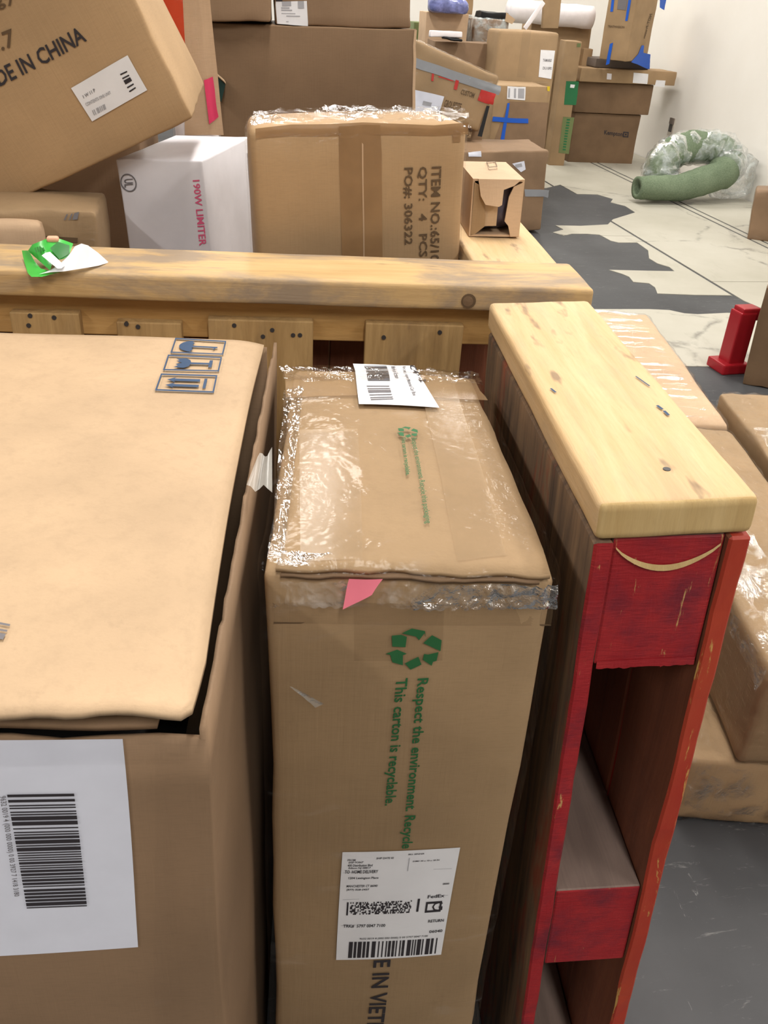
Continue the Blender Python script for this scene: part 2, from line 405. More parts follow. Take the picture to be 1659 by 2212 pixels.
# pale floor sheets left on the dark floor, torn along their edges
B1 = [(1180, 406), (1210, 399), (1246, 419), (1290, 420), (1324, 430), (1319, 437), (1350, 445), (1372, 459), (1324, 474), (1313, 485), (1255, 488), (1200, 487), (1217, 496),
      (1194, 502), (1217, 509), (1235, 505), (1267, 505), (1295, 507), (1319, 520), (1336, 524), (1376, 524), (1400, 541), (1402, 558), (1420, 569), (1446, 577), (1457, 586), (1397, 585), (1316, 583),
      (1345, 592), (1359, 598), (1368, 609), (1402, 612), (1415, 621), (1420, 634), (1500, 637), (1579, 638), (1617, 654), (1659, 672), (1760, 700)]
P1 = [atz(x, y, .003) for x, y in B1] + [Vector((X1 - .01, atz(1760, 700, 0).y + 0, .003)), Vector((X1 - .01, Y1 - .1, .003)), Vector((2.3, Y1 - .1, .003)), Vector((2.3, 8.1, .003))]
B2 = [(1280, 668), (1402, 668), (1446, 670), (1478, 677), (1507, 679), (1570, 676), (1646, 677), (1770, 705), (1790, 800), (1588, 792), (1489, 791), (1380, 786), (1270, 780)]
P2 = [atz(x, y, .003) for x, y in B2]
def sheet_piece(P, cuts, parent):
    b = bmesh.new(); f = b.faces.new([b.verts.new((p.x, p.y, .0)) for p in P])
    if f.normal.z < 0: f.normal_flip()
    b.normal_update()
    if f.normal.z < 0: bmesh.ops.reverse_faces(b, faces=b.faces[:])
    for co_, no in cuts: bmesh.ops.bisect_plane(b, geom=b.verts[:] + b.edges[:] + b.faces[:], plane_co=co_, plane_no=no, clear_outer=True)
    if not b.faces: b.free(); return
    r = bmesh.ops.extrude_face_region(b, geom=b.faces[:])
    for v in [g for g in r['geom'] if isinstance(g, bmesh.types.BMVert)]: v.co.z += .004
    bmesh.ops.recalc_face_normals(b, faces=b.faces[:])
    bmesh.ops.triangulate(b, faces=b.faces[:])
    me = bpy.data.meshes.new('floor_sheet'); b.to_mesh(me); b.free(); me.materials.append(MATS['floor_pale'])
    obj('floor_sheet', me, parent)
ks = [2.2, 3.14, 4.08, 4.16, 5.0]
for a, c in zip(ks[:-1], ks[1:]):
    g = .012
    ys = [2, 5.2, 7.64, 10.08, 12] if (ks.index(a) % 2) else [2, 6.4, 8.84, 11.3]
    if c - a < .2: ys = [2, 12]
    for y0, y1 in zip(ys[:-1], ys[1:]):
        sheet_piece(P1, [((a + g, 0, 0), (-1, 0, 0)), ((c - g, 0, 0), (1, 0, 0)), ((0, y0 + .004, 0), (0, -1, 0)), ((0, y1 - .004, 0), (0, 1, 0))], fl)
sheet_piece(P1, [((2.2, 0, 0), (1, 0, 0))], fl)
sheet_piece(P2, [((2.02, 0, 0), (1, 0, 0))], fl); sheet_piece(P2, [((2.035, 0, 0), (-1, 0, 0))], fl)

# lamp housings for the ceiling tubes
for i, (x, y) in enumerate(FIX):
    col_ = {-3.6: 'left', .3: 'middle', 3.3: 'right'}[x]; row_ = {2.0: 'above the pallet bin', 6.2: 'above the pale floor', 10.3: 'near the back wall', -2.3: 'added behind the viewer for front light'}[y]
    t = thing('ceiling_lamp', 'white ceiling strip lamp %s, %s row' % (row_, col_), 'lamp', Matrix.Translation((x, y, CEIL - .12)), 'ceiling strip lamps')
    obj('housing', boxmesh('housing', (-.16, -1.2, .02), (.16, 1.2, .12), 'housing'), t)
    obj('diffuser', boxmesh('diffuser', (-.14, -1.15, 0), (.14, 1.15, .02), 'lamp_diffuser'), t)

# ================================================================== bin of pallets
CAPX, CAPY, CYW, CAPL = .3031, .5856, .0994, .545
ZC = 1.165
Mp = yawm(CAPX, CAPY, 0, CYW) @ Matrix.Translation((.07, 0, 1.165)) @ Matrix.Rotation(-.055, 4, 'Y') @ Matrix.Translation((-.07, 0, -1.165))      # local x across (0...14), y depth, z up
PW = .14
def board(name, a, b, mats, parent, bevel=.004, fm=None, wob=.0, seed=0, cuts=0):
    me = boxmesh(name, a, b, mats, fm)
    bm_ = bmesh.new(); bm_.from_mesh(me)
    if cuts: bmesh.ops.subdivide_edges(bm_, edges=[e for e in bm_.edges if e.calc_length() > .12], cuts=cuts, use_grid_fill=True)
    else: bmesh.ops.bevel(bm_, geom=bm_.edges[:], offset=bevel, segments=2, affect='EDGES', profile=.5)
    if wob:
        for v in bm_.verts: v.co += noise.noise_vector(v.co * 14 + Vector((seed, seed * 2, 3))) * wob + noise.noise_vector(v.co * 45 + Vector((seed, 1, 3))) * wob * .5
    bm_.to_mesh(me); bm_.free()
    o = obj(name, me, parent); return o
pal = thing('wooden_pallet', 'red-painted wooden pallet standing on edge under a pine cap board', 'pallet', Mp)
HP = ZC - .038
# cap board, rounded edges, length along local y -> build along x for grain and turn
def cap(parent, L, Wd, T, M, mats=('pine', 'pine_end'), r=.007, name='cap_board', n=14, seed=1):
    def df(p): return p + noise.noise_vector(p * 7 + Vector((seed, 0, 0))) * .0012 + noise.noise_vector(p * 30 + Vector((seed, 5, 0))) * .0006
    V, Fc = rbox(L, Wd, T, r, n, df)
    fm = []
    for f in Fc:
        c = sum((Vector(V[i]) for i in f), Vector()) / len(f)
        fm.append(1 if abs(c.x) > L / 2 - r * .6 else 0)
    me = mesh(name, V, Fc, mats, True, fm)
    return obj(name, me, parent, M)
RX = Matrix.Rotation(math.pi / 2, 4, 'Z')
cap1 = cap(pal, CAPL, PW, .038, Matrix.Translation((PW / 2, CAPL / 2, HP)) @ RX)
# stringers (three levels), paint on the front ends
for k, zt in enumerate((HP, HP - .49, .146)):
    st_o = board('stringer', (.019, .006, zt - .146), (PW - .020, .535, zt - .001), ['stringer_top', 'red_paint'], pal, .003)
    me = st_o.data
    for p in me.polygons: p.material_index = 1 if p.normal.y < -.6 else 0
for k, (x0_, x1_) in enumerate(((.022, .050), (.048, .088), (.085, .118))):
    V = []; N = 10
    for i in range(N + 1):
        x_ = x0_ + (x1_ - x0_) * i / N; zz = HP - .147
        V += [(x_, .0052, zz + .006), (x_, .0046, zz - .0025 - .004 * abs(noise.noise(Vector((x_ * 90, k, 4)))))]
    obj('splintered_edge', mesh('splintered_edge', V, [(2 * i, 2 * i + 1, 2 * i + 3, 2 * i + 2) for i in range(N)], 'red_paint'), pal)
# deck boards, standing upright along both faces
def deck(x0, x1, front_mat, side_mat, seed, boards):
    y = 0.0; k = 0
    for wd, gp in boards:
        b_ = boxmesh('deck_board', (x0, y, .004), (x1, y + wd, HP - .002 - (.0 if k == 0 else .0)), [side_mat, front_mat, 'inner_red'])
        bm_ = bmesh.new(); bm_.from_mesh(b_)
        bmesh.ops.subdivide_edges(bm_, edges=[e for e in bm_.edges if abs(e.verts[0].co.z - e.verts[1].co.z) > .5], cuts=40)
        bmesh.ops.bevel(bm_, geom=[e for e in bm_.edges if e.calc_length() > .02 and e.is_boundary is False and len(e.link_faces) == 2 and e.link_faces[0].normal.dot(e.link_faces[1].normal) < .5], offset=.0025, segments=1, affect='EDGES')
        for v in bm_.verts:
            v.co += noise.noise_vector(Vector((v.co.x * 20, v.co.y * 8, v.co.z * 9)) + Vector((seed, k, 3))) * .0022
            if v.co.y < .03: v.co.y += abs(noise.noise(Vector((v.co.x * 30, 1, v.co.z * 22 + seed)))) * .004
        bm_.normal_update()
        for f in bm_.faces:
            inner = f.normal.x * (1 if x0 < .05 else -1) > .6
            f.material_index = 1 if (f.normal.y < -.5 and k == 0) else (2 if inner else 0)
        bm_.to_mesh(b_); bm_.free(); obj('deck_board', b_, pal); y += wd + gp; k += 1
deck(0.0, .018, 'red_paint', 'weathered', 3, ((.535, 0),))
deck(PW - .019, PW + .001, 'red_orange_paint', 'red_orange_paint', 11, ((.145, .003), (.14, .003), (.14, .003), (.10, .003)))
# chipped crescent on the end of the top stringer and a screw in the cap
V = []; Fc = []; N = 16
for i in range(N + 1):
    u = i / N; x = .022 + u * .094; s_ = math.sin(u * math.pi)
    V += [(x, .0045, HP - .010 - .021 * s_ ** .8), (x, .0035, HP - .0115 - .0255 * s_ ** .8)]
for i in range(N): Fc.append((2 * i, 2 * i + 1, 2 * i + 3, 2 * i + 2))
obj('chipped_edge', mesh('chipped_edge', V, Fc, 'pine_end'), pal)
def disc(name, M, r, mat, parent, n=14, dz=.0012, dome=0):
    V = [(0, 0, dz + dome)] + [(r * math.cos(6.2832 * i / n), r * math.sin(6.2832 * i / n), dz) for i in range(n)] + [(r * math.cos(6.2832 * i / n), r * math.sin(6.2832 * i / n), -.004) for i in range(n)]
    Fc = [(0, 1 + i, 1 + (i + 1) % n) for i in range(n)] + [(1 + i, 1 + n + i, 1 + n + (i + 1) % n, 1 + (i + 1) % n) for i in range(n)]
    return obj(name, mesh(name, V, Fc, mat), parent, M)
Mpi = Mp.inverted()
def oncap(px, py): return Mpi @ atz(px, py, ZC)
c_ = oncap(1440, 1015); disc('screw', Matrix.Translation((c_.x, c_.y, ZC)), .0035, 'metal_dark', pal, dz=.0008)
for (ax, ay, bx, by, wd) in ((1418, 883, 1430, 892, .0016), (1433, 895, 1443, 905, .0016), (1372, 820, 1402, 842, .0009), (1190, 836, 1201, 845, .0012)):
    a, b = oncap(ax, ay), oncap(bx, by); dv = (b - a).normalized(); nn = Vector((-dv.y, dv.x, 0)) * wd
    z = ZC + .0016
    obj('pen_mark', mesh('pen_mark', [(*(a - nn).xy, z), (*(a + nn).xy, z), (*(b + nn).xy, z), (*(b - nn).xy, z)], [(0, 1, 2, 3)], 'ink_blue'), pal)

# ---- cross pallet behind the boxes
XW = .094; XR = Vector((.5225, 1.1560, 0)); ZX = ZC + .006
Mx = yawm(XR.x, XR.y, 0, XW); LX = 1.75           # local x runs from -LX to 0
xp = thing('wooden_pallet', 'pine pallet standing across the bin with a long pine cap board', 'pallet', Mx)
cap(xp, LX, .14, .038, Matrix.Translation((-LX / 2, .07, ZX - .038)), ('pine_dirty', 'pine_dirty'), .007, n=24, seed=4)
board('rail', (-LX, .034, ZX - .038 - .062), (-.125, .072, ZX - .038), 'pine_rail', xp, .002)
board('rail', (-LX, .034, .50), (-.125, .072, .59), 'pine_rail', xp, .002)
board('rail', (-LX, .034, .02), (-.125, .072, .11), 'pine_rail', xp, .002)
Mxi = Mx.inverted()
def onslat(px, py, yy=.016):
    o = Mxi @ CAM; d = Mxi.to_3x3() @ ray(px, py); return o + d * ((yy - o.y) / d.y)
for k, (xa, ya, xb, yb, nails) in enumerate(((790, 703, 1002, 699, ((829, 729), (950, 718))), (448, 692, 676, 692, ((588, 713), (633, 724), (568, 727), (648, 724), (506, 703))), (250, 690, 391, 704, ((273, 700), (298, 706))),
                                          (18, 667, 170, 684, ((65, 682), (117, 686), (62, 703)))) + ((-190, 655, -40, 668, ()),)):
    a, b = onslat(xa, ya), onslat(xb, yb); s_ = 'slat'
    sl = board('slat', (a.x, .016, .015), (b.x, .034, (a.z + b.z) / 2), 'slat', xp, .002, None, .0012, k)
    for (nx, ny) in nails:
        p = onslat(nx, ny, .0155); disc('nail', Matrix.Translation((p.x, .0155, p.z)) @ Matrix.Rotation(math.pi / 2, 4, 'X'), .0032, 'metal_dark', sl, dz=.001)
x = -LX
while x < -.2:
    board('back_slat', (x, .105, .015), (x + .17, .125, ZX - .04), 'inner_red', xp, .002); x += .172  # far-side boards, added close-set to keep the gaps dark
p = Mxi @ aty(1012, 650, 1.2); p = onslat(1012, 650, 0)
kn = disc('knot', Matrix.Translation((p.x, -.0005, p.z)) @ Matrix.Rotation(math.pi / 2, 4, 'X'), .0105, 'ink_brown', xp, 18, .0012, .0008)
disc('knot', Matrix.Translation((p.x - .001, -.0012, p.z)) @ Matrix.Rotation(math.pi / 2, 4, 'X'), .0075, 'kraft_dark', xp, 18, .0012, .0008)

# ---- far pallet continuing the line, only its cap board shows
Mf = yawm(0, 0, 0, CYW)
q0 = atz(1222, 585, ZC); e0 = Vector((math.cos(CYW), -math.sin(CYW), 0)); f0 = Vector((math.sin(CYW), math.cos(CYW), 0))
of = q0 - e0 * .14
Mf = yawm(of.x, of.y, 0, CYW)
fp_ = thing('wooden_pallet', 'pallet beyond the cross board, its pine cap board carrying a torn box', 'pallet', Mf)
cap(fp_, .95, .14, .038, Matrix.Translation((.07, .475 + .003, HP)) @ RX, seed=9)
for zt in (HP, HP - .49, .146): board('stringer', (.019, .02, zt - .146), (.121, .9, zt - .001), 'stringer_top', fp_, .003)
for xx in (.0, .122):
    y = .02
    for k in range(5): board('deck_board', (xx, y, .004), (xx + .018, y + .14, HP - .002), 'weathered', fp_, .002); y += .18

# ================================================================== big left carton (lifted lid)
LYW = .1127; LW, LL, LH = .62, .70, 1.112
LN = Vector((-.0259, .4207, 0))
Lx = Vector((math.cos(LYW), -math.sin(LYW), 0)); Ly = Vector((math.sin(LYW), math.cos(LYW), 0))
oL = LN + Lx * (-LW / 2 + .000) + Ly * (LL / 2 + .002)
ML = yawm(oL.x, oL.y, 0, LYW)
LB = Box('large brown carton with three blue handling symbols and a loose lid', ML, LW, LL, LH, body=False, amp=.003, crump=0, bulge=.006)
def wall(name, fn, mat, nx=20, nz=24, th=.004, parent=None):
    """panel of corrugated board: fn(u,v)-> outer point, inner offset direction"""
    V = []; Fc = []
    for side in (0, 1):
        for j in range(nz + 1):
            for i in range(nx + 1):
                p, nrm = fn(i / nx, j / nz); V.append(Vector(p) - Vector(nrm) * th * side)
    R = nx + 1; o2 = R * (nz + 1)
    for j in range(nz):
        for i in range(nx):
            k = j * R + i; Fc += [(k, k + 1, k + R + 1, k + R), (o2 + k, o2 + k + R, o2 + k + R + 1, o2 + k + 1)]
    for i in range(nx):
        Fc += [(i, o2 + i, o2 + i + 1, i + 1)]; k = nz * R + i; Fc += [(k, k + 1, o2 + k + 1, o2 + k)]
    for j in range(nz):
        k = j * R; Fc += [(k, k + R, o2 + k + R, o2 + k)]; k = j * R + nx; Fc += [(k, o2 + k, o2 + k + R, k + R)]
    return obj(name, mesh(name, V, Fc, mat, True), parent)
def rag(x, s=1.0, amp=.004): return (noise.noise(Vector((x * 60 * s, 3.3, s))) + .6 * noise.noise(Vector((x * 170 * s, 1.3, s)))) * amp
hw, hd = LW / 2, LL / 2
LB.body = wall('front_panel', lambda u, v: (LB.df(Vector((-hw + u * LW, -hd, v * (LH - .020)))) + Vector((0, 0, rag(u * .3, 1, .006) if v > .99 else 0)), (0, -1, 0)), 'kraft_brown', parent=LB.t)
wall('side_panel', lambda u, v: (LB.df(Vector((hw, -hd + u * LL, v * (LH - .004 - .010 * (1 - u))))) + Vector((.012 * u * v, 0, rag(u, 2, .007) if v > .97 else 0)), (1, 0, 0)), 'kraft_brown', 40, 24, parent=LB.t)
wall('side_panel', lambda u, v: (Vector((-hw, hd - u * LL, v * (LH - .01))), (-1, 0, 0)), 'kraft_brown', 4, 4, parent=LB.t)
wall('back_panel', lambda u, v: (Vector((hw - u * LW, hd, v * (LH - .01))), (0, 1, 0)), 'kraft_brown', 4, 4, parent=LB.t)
def lidfn(u, v):
    x = -hw + .004 + u * (LW - .006 - .006 * math.sin(v * 3.1)); y = -hd - .004 + v * (LL - .02)
    if v < .02: y += .006 * noise.noise(Vector((u * 9, 5, 0))) + .004 * noise.noise(Vector((u * 22, 5, 0)))
    if u > .985 and v < .08: y += .006; x -= .004 * (1 - v / .08)
    z = LH + .008 + .006 * noise.noise(Vector((u * 3, v * 3, 2)))
    if v < .06: z += (.004 + .010 * noise.noise(Vector((u * 9, 1, 4)))) * (1 - v / .06) ** 2
    if u > .93: z -= .006 * ((u - .93) / .07) ** 2
    return Vector((x, y, z)), (0, 0, 1)
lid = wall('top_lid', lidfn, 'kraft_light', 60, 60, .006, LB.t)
LB.h = LH + .008
LB0 = LB.df
obj('shade_block', boxmesh('shade_block', (-hw + .02, -hd + .03, .9), (hw - .05, hd - .02, LH - .05), 'void'), LB.t)  # near-black block stands in for the shade inside the carton
flp = wall('inner_flap', lambda u, v: (Vector((-hw + .02 + u * (LW - .05), -hd + .004 + v * .1, LH - .010 - .02 * v + .008 * noise.noise(Vector((u * 7, v, 8))))), (0, 0, 1)), 'kraft_dark', 30, 6, .005, LB.t)
class LidFace:      # flat frame of the lid used for the printing
    pass
def lid_sheet(quads, mat, name='handling_symbol'):
    V = []; Fc = []
    for P in quads:
        k = len(V)
        for (px_, py_) in P:
            p = LB.Mi @ atz(px_, py_, LH + .008)
            u = (p.x + hw) / LW; v = (p.y + hd) / LL
            V.append((p.x, p.y, LH + .008 + .006 * noise.noise(Vector((u * 3.05, v * 3.05, 2))) + .0022))
        Fc.append(tuple(range(k, k + len(P))))
    return obj(name, mesh(name, V, Fc, mat), LB.t)
def bilq(q, P): return [tuple((q[0][k] * (1 - u) + q[1][k] * u) * (1 - v) + (q[3][k] * (1 - u) + q[2][k] * u) * v for k in (0, 1)) for u, v in P]
def border(w, h): return [rect(0, 0, 1, h), rect(0, 1 - h, 1, 1), rect(0, h, w, 1 - h), rect(1 - w, h, 1, 1 - h)]
IQ = [[(379, 732), (489, 739), (482, 770), (368, 764)], [(363, 768), (480, 775), (473, 808), (352, 803)], [(348, 810), (470, 816), (462, 854), (335, 848)]]
umb = [[(.40, .5)] + [(.40 - .30 * math.cos(a), .5 - .38 * math.sin(a)) for a in [math.pi * (i / 10 - .5) for i in range(11)]]]
umb = [[(.40, .12), (.36, .2), (.41, .28), (.37, .38), (.41, .5), (.37, .62), (.41, .72), (.36, .8), (.40, .88)] + [(.40 - .28 * math.cos(a), .5 + .38 * math.sin(a)) for a in [math.pi / 2 - math.pi * i / 10 for i in range(1, 10)]],
       rect(.38, .45, .86, .55), [(.82, .47), (.86, .47), (.80, .66), (.77, .64)]]
gls = [[(.17, .22), (.36, .18), (.44, .3), (.47, .5), (.44, .7), (.36, .82), (.17, .78), (.24, .66), (.19, .58), (.30, .48), (.20, .40), (.24, .32)], rect(.46, .44, .82, .56), rect(.79, .26, .85, .74)]
arr = []
for yy in (.34, .66): arr += [[(.14, yy), (.30, yy - .15), (.27, yy - .07), (.72, yy - .07), (.72, yy + .07), (.27, yy + .07), (.30, yy + .15)]]
arr += [rect(.79, .22, .84, .78)]
for q, ic in zip(IQ, (umb, gls, arr)):
    lid_sheet([bilq(q, P) for P in border(.026, .085) + ic], 'ink_blue')
LBq = [(-90, 1591), (260, 1592), (301, 2041), (-70, 2056)]
LB.h = LH
lab = LB.sheet('shipping_label', 'front', LBq, 'paper_cool', .0016, 8)
LB.polys('barcode', 'front', [(15, 1704), (157, 1704), (189, 1947), (60, 1949)], bars(95, 5, False), 'ink', .003, lab)
LB.text('label_digits', 'front', '9632 0019 4 (000 000 0000) 0 00 3927 7 1418 3180', [(12, 1706), (44, 1922), (30, 1924), (-4, 1708)], 'ink_grey', .003, lab)
# print fragments on the lid and tape ends
lid_sheet([bilq([(0, 1352), (24, 1356), (6, 1392), (-14, 1390)], P) for P in bars(9, 3, False)], 'ink_grey', 'faint_print')
def sheet_rows(name, rows, mat, parent, Minv=None, smooth=True):
    V = [v for r_ in rows for v in r_]; R = len(rows[0]); Fc = []
    if Minv is not None: V = [Minv @ v for v in V]
    for j in range(len(rows) - 1):
        for i in range(R - 1): k = j * R + i; Fc.append((k, k + 1, k + R + 1, k + R))
    return obj(name, mesh(name, V, Fc, mat, smooth), parent)
tb = [LB.Mi @ atz(x, y, LH + .004) for x, y in ((556, 1000), (588, 985), (588, 1060), (533, 1058))]
sheet_rows('clear_tape', [[tb[0] + (tb[1] - tb[0]) * (i / 6) + Vector((0, 0, .006 + .004 * math.sin(i * 1.3))) for i in range(7)], [tb[3] + (tb[2] - tb[3]) * (i / 6) + Vector((0, 0, .002 + .004 * math.sin(i * 1.7 + 1))) for i in range(7)]], 'tape_milk', LB.t)
LB.sheet('clear_tape', 'front', [(-60, 1562), (440, 1560), (452, 1640), (-60, 1640)], 'film_soft', .004, 10)
LB.sheet('clear_tape', 'front', [(330, 1590), (448, 1580), (470, 2212), (340, 2212)], 'film_soft', .005, 10)

# ================================================================== middle carton
MYW = .1151; MW, MD, MH = .2527, .469, 1.09
ex = Vector((math.cos(MYW), -math.sin(MYW), 0)); ey = Vector((math.sin(MYW), math.cos(MYW), 0))
oM = Vector((.0259, .6098, 0)) + ex * (MW / 2) + ey * (MD / 2)
MB = Box('film-wrapped carton with green recycling print and a pink sticker', yawm(oM.x, oM.y, 0, MYW), MW, MD, MH, 'kraft', r=.009, amp=.0025, crump=.003, n=14, bulge=.006,
         warp={(0, 1, 1): (.006, 0, -.004), (1, 1, 1): (-.008, 0, -.004)})
# top flap board lying on the box, raised at its near edge
wall('top_flap', lambda u, v: (MB.df(Vector((-MW / 2 + .010 + u * (MW - .016), -MD / 2 - .001 + .004 * noise.noise(Vector((u * 8, 1, 1))) * (1 - v) + v * (MD - .03), MH))) + Vector((0, 0, .0065 - .004 * v)), (0, 0, 1)), 'kraft', 24, 24, .0045, MB.t)
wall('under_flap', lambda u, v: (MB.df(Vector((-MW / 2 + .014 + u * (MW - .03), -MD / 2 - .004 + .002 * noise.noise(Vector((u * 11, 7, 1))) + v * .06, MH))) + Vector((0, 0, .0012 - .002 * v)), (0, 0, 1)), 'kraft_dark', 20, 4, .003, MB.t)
TO = .0085
MB.sheet('packing_tape', 'top', [(600, 806), (1040, 822), (1068, 872), (612, 866)], 'tape_tan', TO - .0015)
MB.sheet('packing_tape', 'top', [(905, 806), (985, 812), (1092, 1215), (985, 1225)], 'tape_clear', TO - .001)
MB.sheet('packing_tape', 'top', [(640, 940), (770, 945), (785, 1225), (650, 1225)], 'tape_clear', TO - .0012)
l1 = MB.sheet('shipping_label', 'top', [(762, 798), (900, 801), (955, 898), (773, 892)], 'paper', TO + .0004)
MB.polys('barcode', 'top', [(787, 803), (838, 802), (844, 838), (793, 838)], bars(30, 8, False), 'ink', TO + .001, l1)
MB.polys('barcode', 'top', [(790, 850), (842, 850), (851, 882), (800, 884)], bars(16, 3, False), 'ink_grey', TO + .001, l1)
MB.text('label_text', 'top', 'C41-2', rot90([(886, 801), (900, 801), (929, 838), (914, 840)]), 'ink', TO + .001, l1)
MB.text('label_text', 'top', 'Respect Floor Material Car Box', rot90([(868, 803), (879, 803), (905, 872), (893, 873)]), 'ink_grey', TO + .001, l1)
MB.text('label_text', 'top', 'Made in Vietnam', rot90([(846, 803), (857, 803), (866, 832), (856, 832)]), 'ink_grey', TO + .001, l1)
RP = [[(750, 442), (800, 418), (868, 430), (874, 462), (866, 440), (838, 476), (822, 458), (772, 448)], [(860, 490), (905, 450), (955, 475), (950, 530)], [(940, 535), (930, 580), (912, 585), (905, 606), (858, 575), (865, 545), (885, 548)],
      [(765, 595), (835, 560), (852, 600), (795, 628)], [(665, 547), (725, 525), (775, 545), (755, 553), (755, 605), (700, 590), (690, 553)], [(697, 455), (745, 450), (775, 460), (768, 512), (700, 510)]]
REC = [[((x - 665) / 292, (y - 418) / 210) for x, y in P] for P in RP]
def recycle_mark(box, face, q, off): return box.polys('recycling_mark', face, q, REC, 'ink_green', off)
recycle_mark(MB, 'top', [(853, 944), (902, 945), (907, 970), (858, 969)], TO + .0006)
MB.text('lettering', 'top', 'Respect the environment. Recycle this packaging', rot90([(884, 970), (900, 969), (931, 1150), (915, 1153)]), 'ink_green', TO + .0006)
MB.text('lettering', 'top', 'This carton is recyclable.', rot90([(863, 969), (875, 968), (885, 1050), (872, 1052)]), 'ink_green', TO + .0006)
FO = .0012
MB.sheet('packing_tape', 'front', [(765, 1300), (960, 1300), (955, 1420), (765, 1420)], 'tape_worn', FO - .0004)
recycle_mark(MB, 'front', [(833, 1350), (955, 1352), (953, 1438), (832, 1436)], FO + .0006)
MB.text('lettering', 'front', 'Respect the environment. Recycle t', rot90([(894, 1456), (925, 1454), (888, 1838), (858, 1838)]), 'ink_green', FO + .0006)
MB.text('lettering', 'front', 'This carton is recyclable.', rot90([(847, 1456), (880, 1454), (852, 1728), (822, 1730)]), 'ink_green', FO + .0006)
l2 = MB.sheet('shipping_label', 'front', [(738, 1832), (995, 1823), (953, 2050), (724, 2060)], 'paper', FO + .0008)
LO = FO + .0014
QL = [(738, 1832), (995, 1823), (953, 2050), (724, 2060)]
rn = random.Random(3)
pdf = []
for j in range(9):
    for i in range(56):
        if rn.random() < .5: pdf.append(rect(.10 + i * .0098, .44 + j * .0128, .10 + (i + 1) * .0098, .44 + (j + 1) * .0128))
pdf += [rect(.07, .44, .085, .56), rect(.70, .43, .72, .55)]
MB.polys('barcode', 'front', QL, pdf, 'ink', LO, l2)
MB.polys('barcode', 'front', [(753, 2020), (946, 2013), (941, 2046), (750, 2054)], bars(70, 12, True), 'ink', LO, l2)
MB.polys('label_rule', 'front', QL, [rect(.02, .175, .96, .178), rect(.03, .415, .97, .418), rect(.03, .655, .98, .658), rect(.57, .06, .576, .175)], 'ink_soft', LO, l2)
MB.polys('label_frame', 'front', QL, [rect(.78, .465, .925, .485), rect(.78, .545, .925, .565), rect(.78, .485, .798, .545), rect(.907, .485, .925, .545)], 'ink', LO, l2)
MB.text('label_text', 'front', 'G', [(935, 1938), (958, 1937), (956, 1955), (933, 1956)], 'ink', LO, l2)
MB.text('label_text', 'front', 'FedEx', [(925, 1922), (962, 1920), (961, 1927), (924, 1929)], 'ink', LO, l2)
for tx, q in (('FROM:', (750, 1846, 768, 4)), ('SHIP POINT', (752, 1851, 784, 4)), ('400 Distribution Blvd', (750, 1857, 804, 5)), ('Edison NJ 08817', (752, 1863, 800, 5)), ('TO  HOME DELIVERY', (744, 1870, 816, 7)), ('1204 Lexington Place', (752, 1884, 817, 6)),
              ('MANCHESTER CT 06040', (748, 1901, 815, 5)), ('(877) 028-2437', (748, 1909, 797, 5)), ('SHIP DATE 02', (812, 1841, 850, 4)), ('BILL SENDER', (882, 1833, 917, 3)), ('DIMS 44 x 10 x 18 IN', (892, 1848, 950, 3)),
              ('TRK#  5797 0047 7100', (741, 1984, 832, 7)), ('RETURN', (926, 1974, 960, 6)), ('06040', (928, 1996, 957, 6)), ('9632 0019 4 (000 000 0000) 0 00 5797 0047 7100', (776, 2011, 925, 5)), ('0000', (958, 1897, 972, 4))):
    a, b, c, h_ = q; sl_ = -.035 * (c - a)
    MB.text('label_text', 'front', tx, [(a, b), (c, b + sl_), (c - 1, b + h_ + sl_), (a - 1, b + h_)], 'ink', LO, l2)
MB.text('lettering', 'front', 'MADE IN VIETNAM', rot90([(815, 1978), (853, 1975), (818, 2262), (782, 2262)]), 'ink', FO + .0004)
pk = MB.p2f('front', 775, 1262)
rows = []
for j in range(6):
    v = j / 5; A = (775 + 0 * v, 1236 + 55 * v); row = []
    for i in range(7):
        u = i / 6; xl = 757 - 15 * v; xr = 832 - 26 * v
        px_, py_ = xl + (xr - xl) * u, 1226 + v * (60 - 31 * u)
        a, b = MB.p2f('front', px_, py_); row.append(MB.fp('front', a, b, .018 + .002 * v))
    rows.append(row)
sheet_rows('pink_sticker', rows, 'pink_paper', MB.t)
MB.film('film_soft', .009, 30, .1)
# crumpled film gathered along the near top edge
def crumple(box, face, quad, mat, nx, ny, amp, base, seed, px=True, fr=60):
    q = box.Q(face, quad, px); rows = []
    for j in range(ny + 1):
        row = []
        for i in range(nx + 1):
            a, b = box.bil(q, i / nx, j / ny); p = Vector((a * fr, b * fr * .8, seed))
            hgt = base + amp * (abs(noise.noise(p)) * 1.6 + .5 * noise.noise(p * 2.3))
            row.append(box.fp(face, a, b, hgt))
        rows.append(row)
    return sheet_rows('stretch_film', rows, mat, box.t, None, True)
MB.sheet('packing_tape', 'front', [(590, 1298), (1196, 1302), (1188, 1350), (592, 1342)], 'tape_worn', FO - .0006, 10)
MB.polys('score_line', 'front', [(592, 1340), (1188, 1349), (1188, 1352), (592, 1343)], [rect(0, 0, 1, 1)], 'ink_brown', FO - .0002)
crumple(MB, 'front', [(586, 1243), (1206, 1246), (1202, 1300), (586, 1296)], 'film_glint', 90, 14, .0045, .008, 1, True, 90)
crumple(MB, 'top', [(600, 1215), (720, 1218), (720, 1246), (586, 1246)], 'film_glint', 26, 10, .004, .010, 2)
crumple(MB, 'top', [(590, 806), (1050, 814), (1060, 840), (605, 840)], 'film', 50, 10, .004, .010, 3)
crumple(MB, 'top', [(608, 850), (648, 850), (612, 1230), (584, 1235)], 'film', 8, 40, .004, .010, 5)
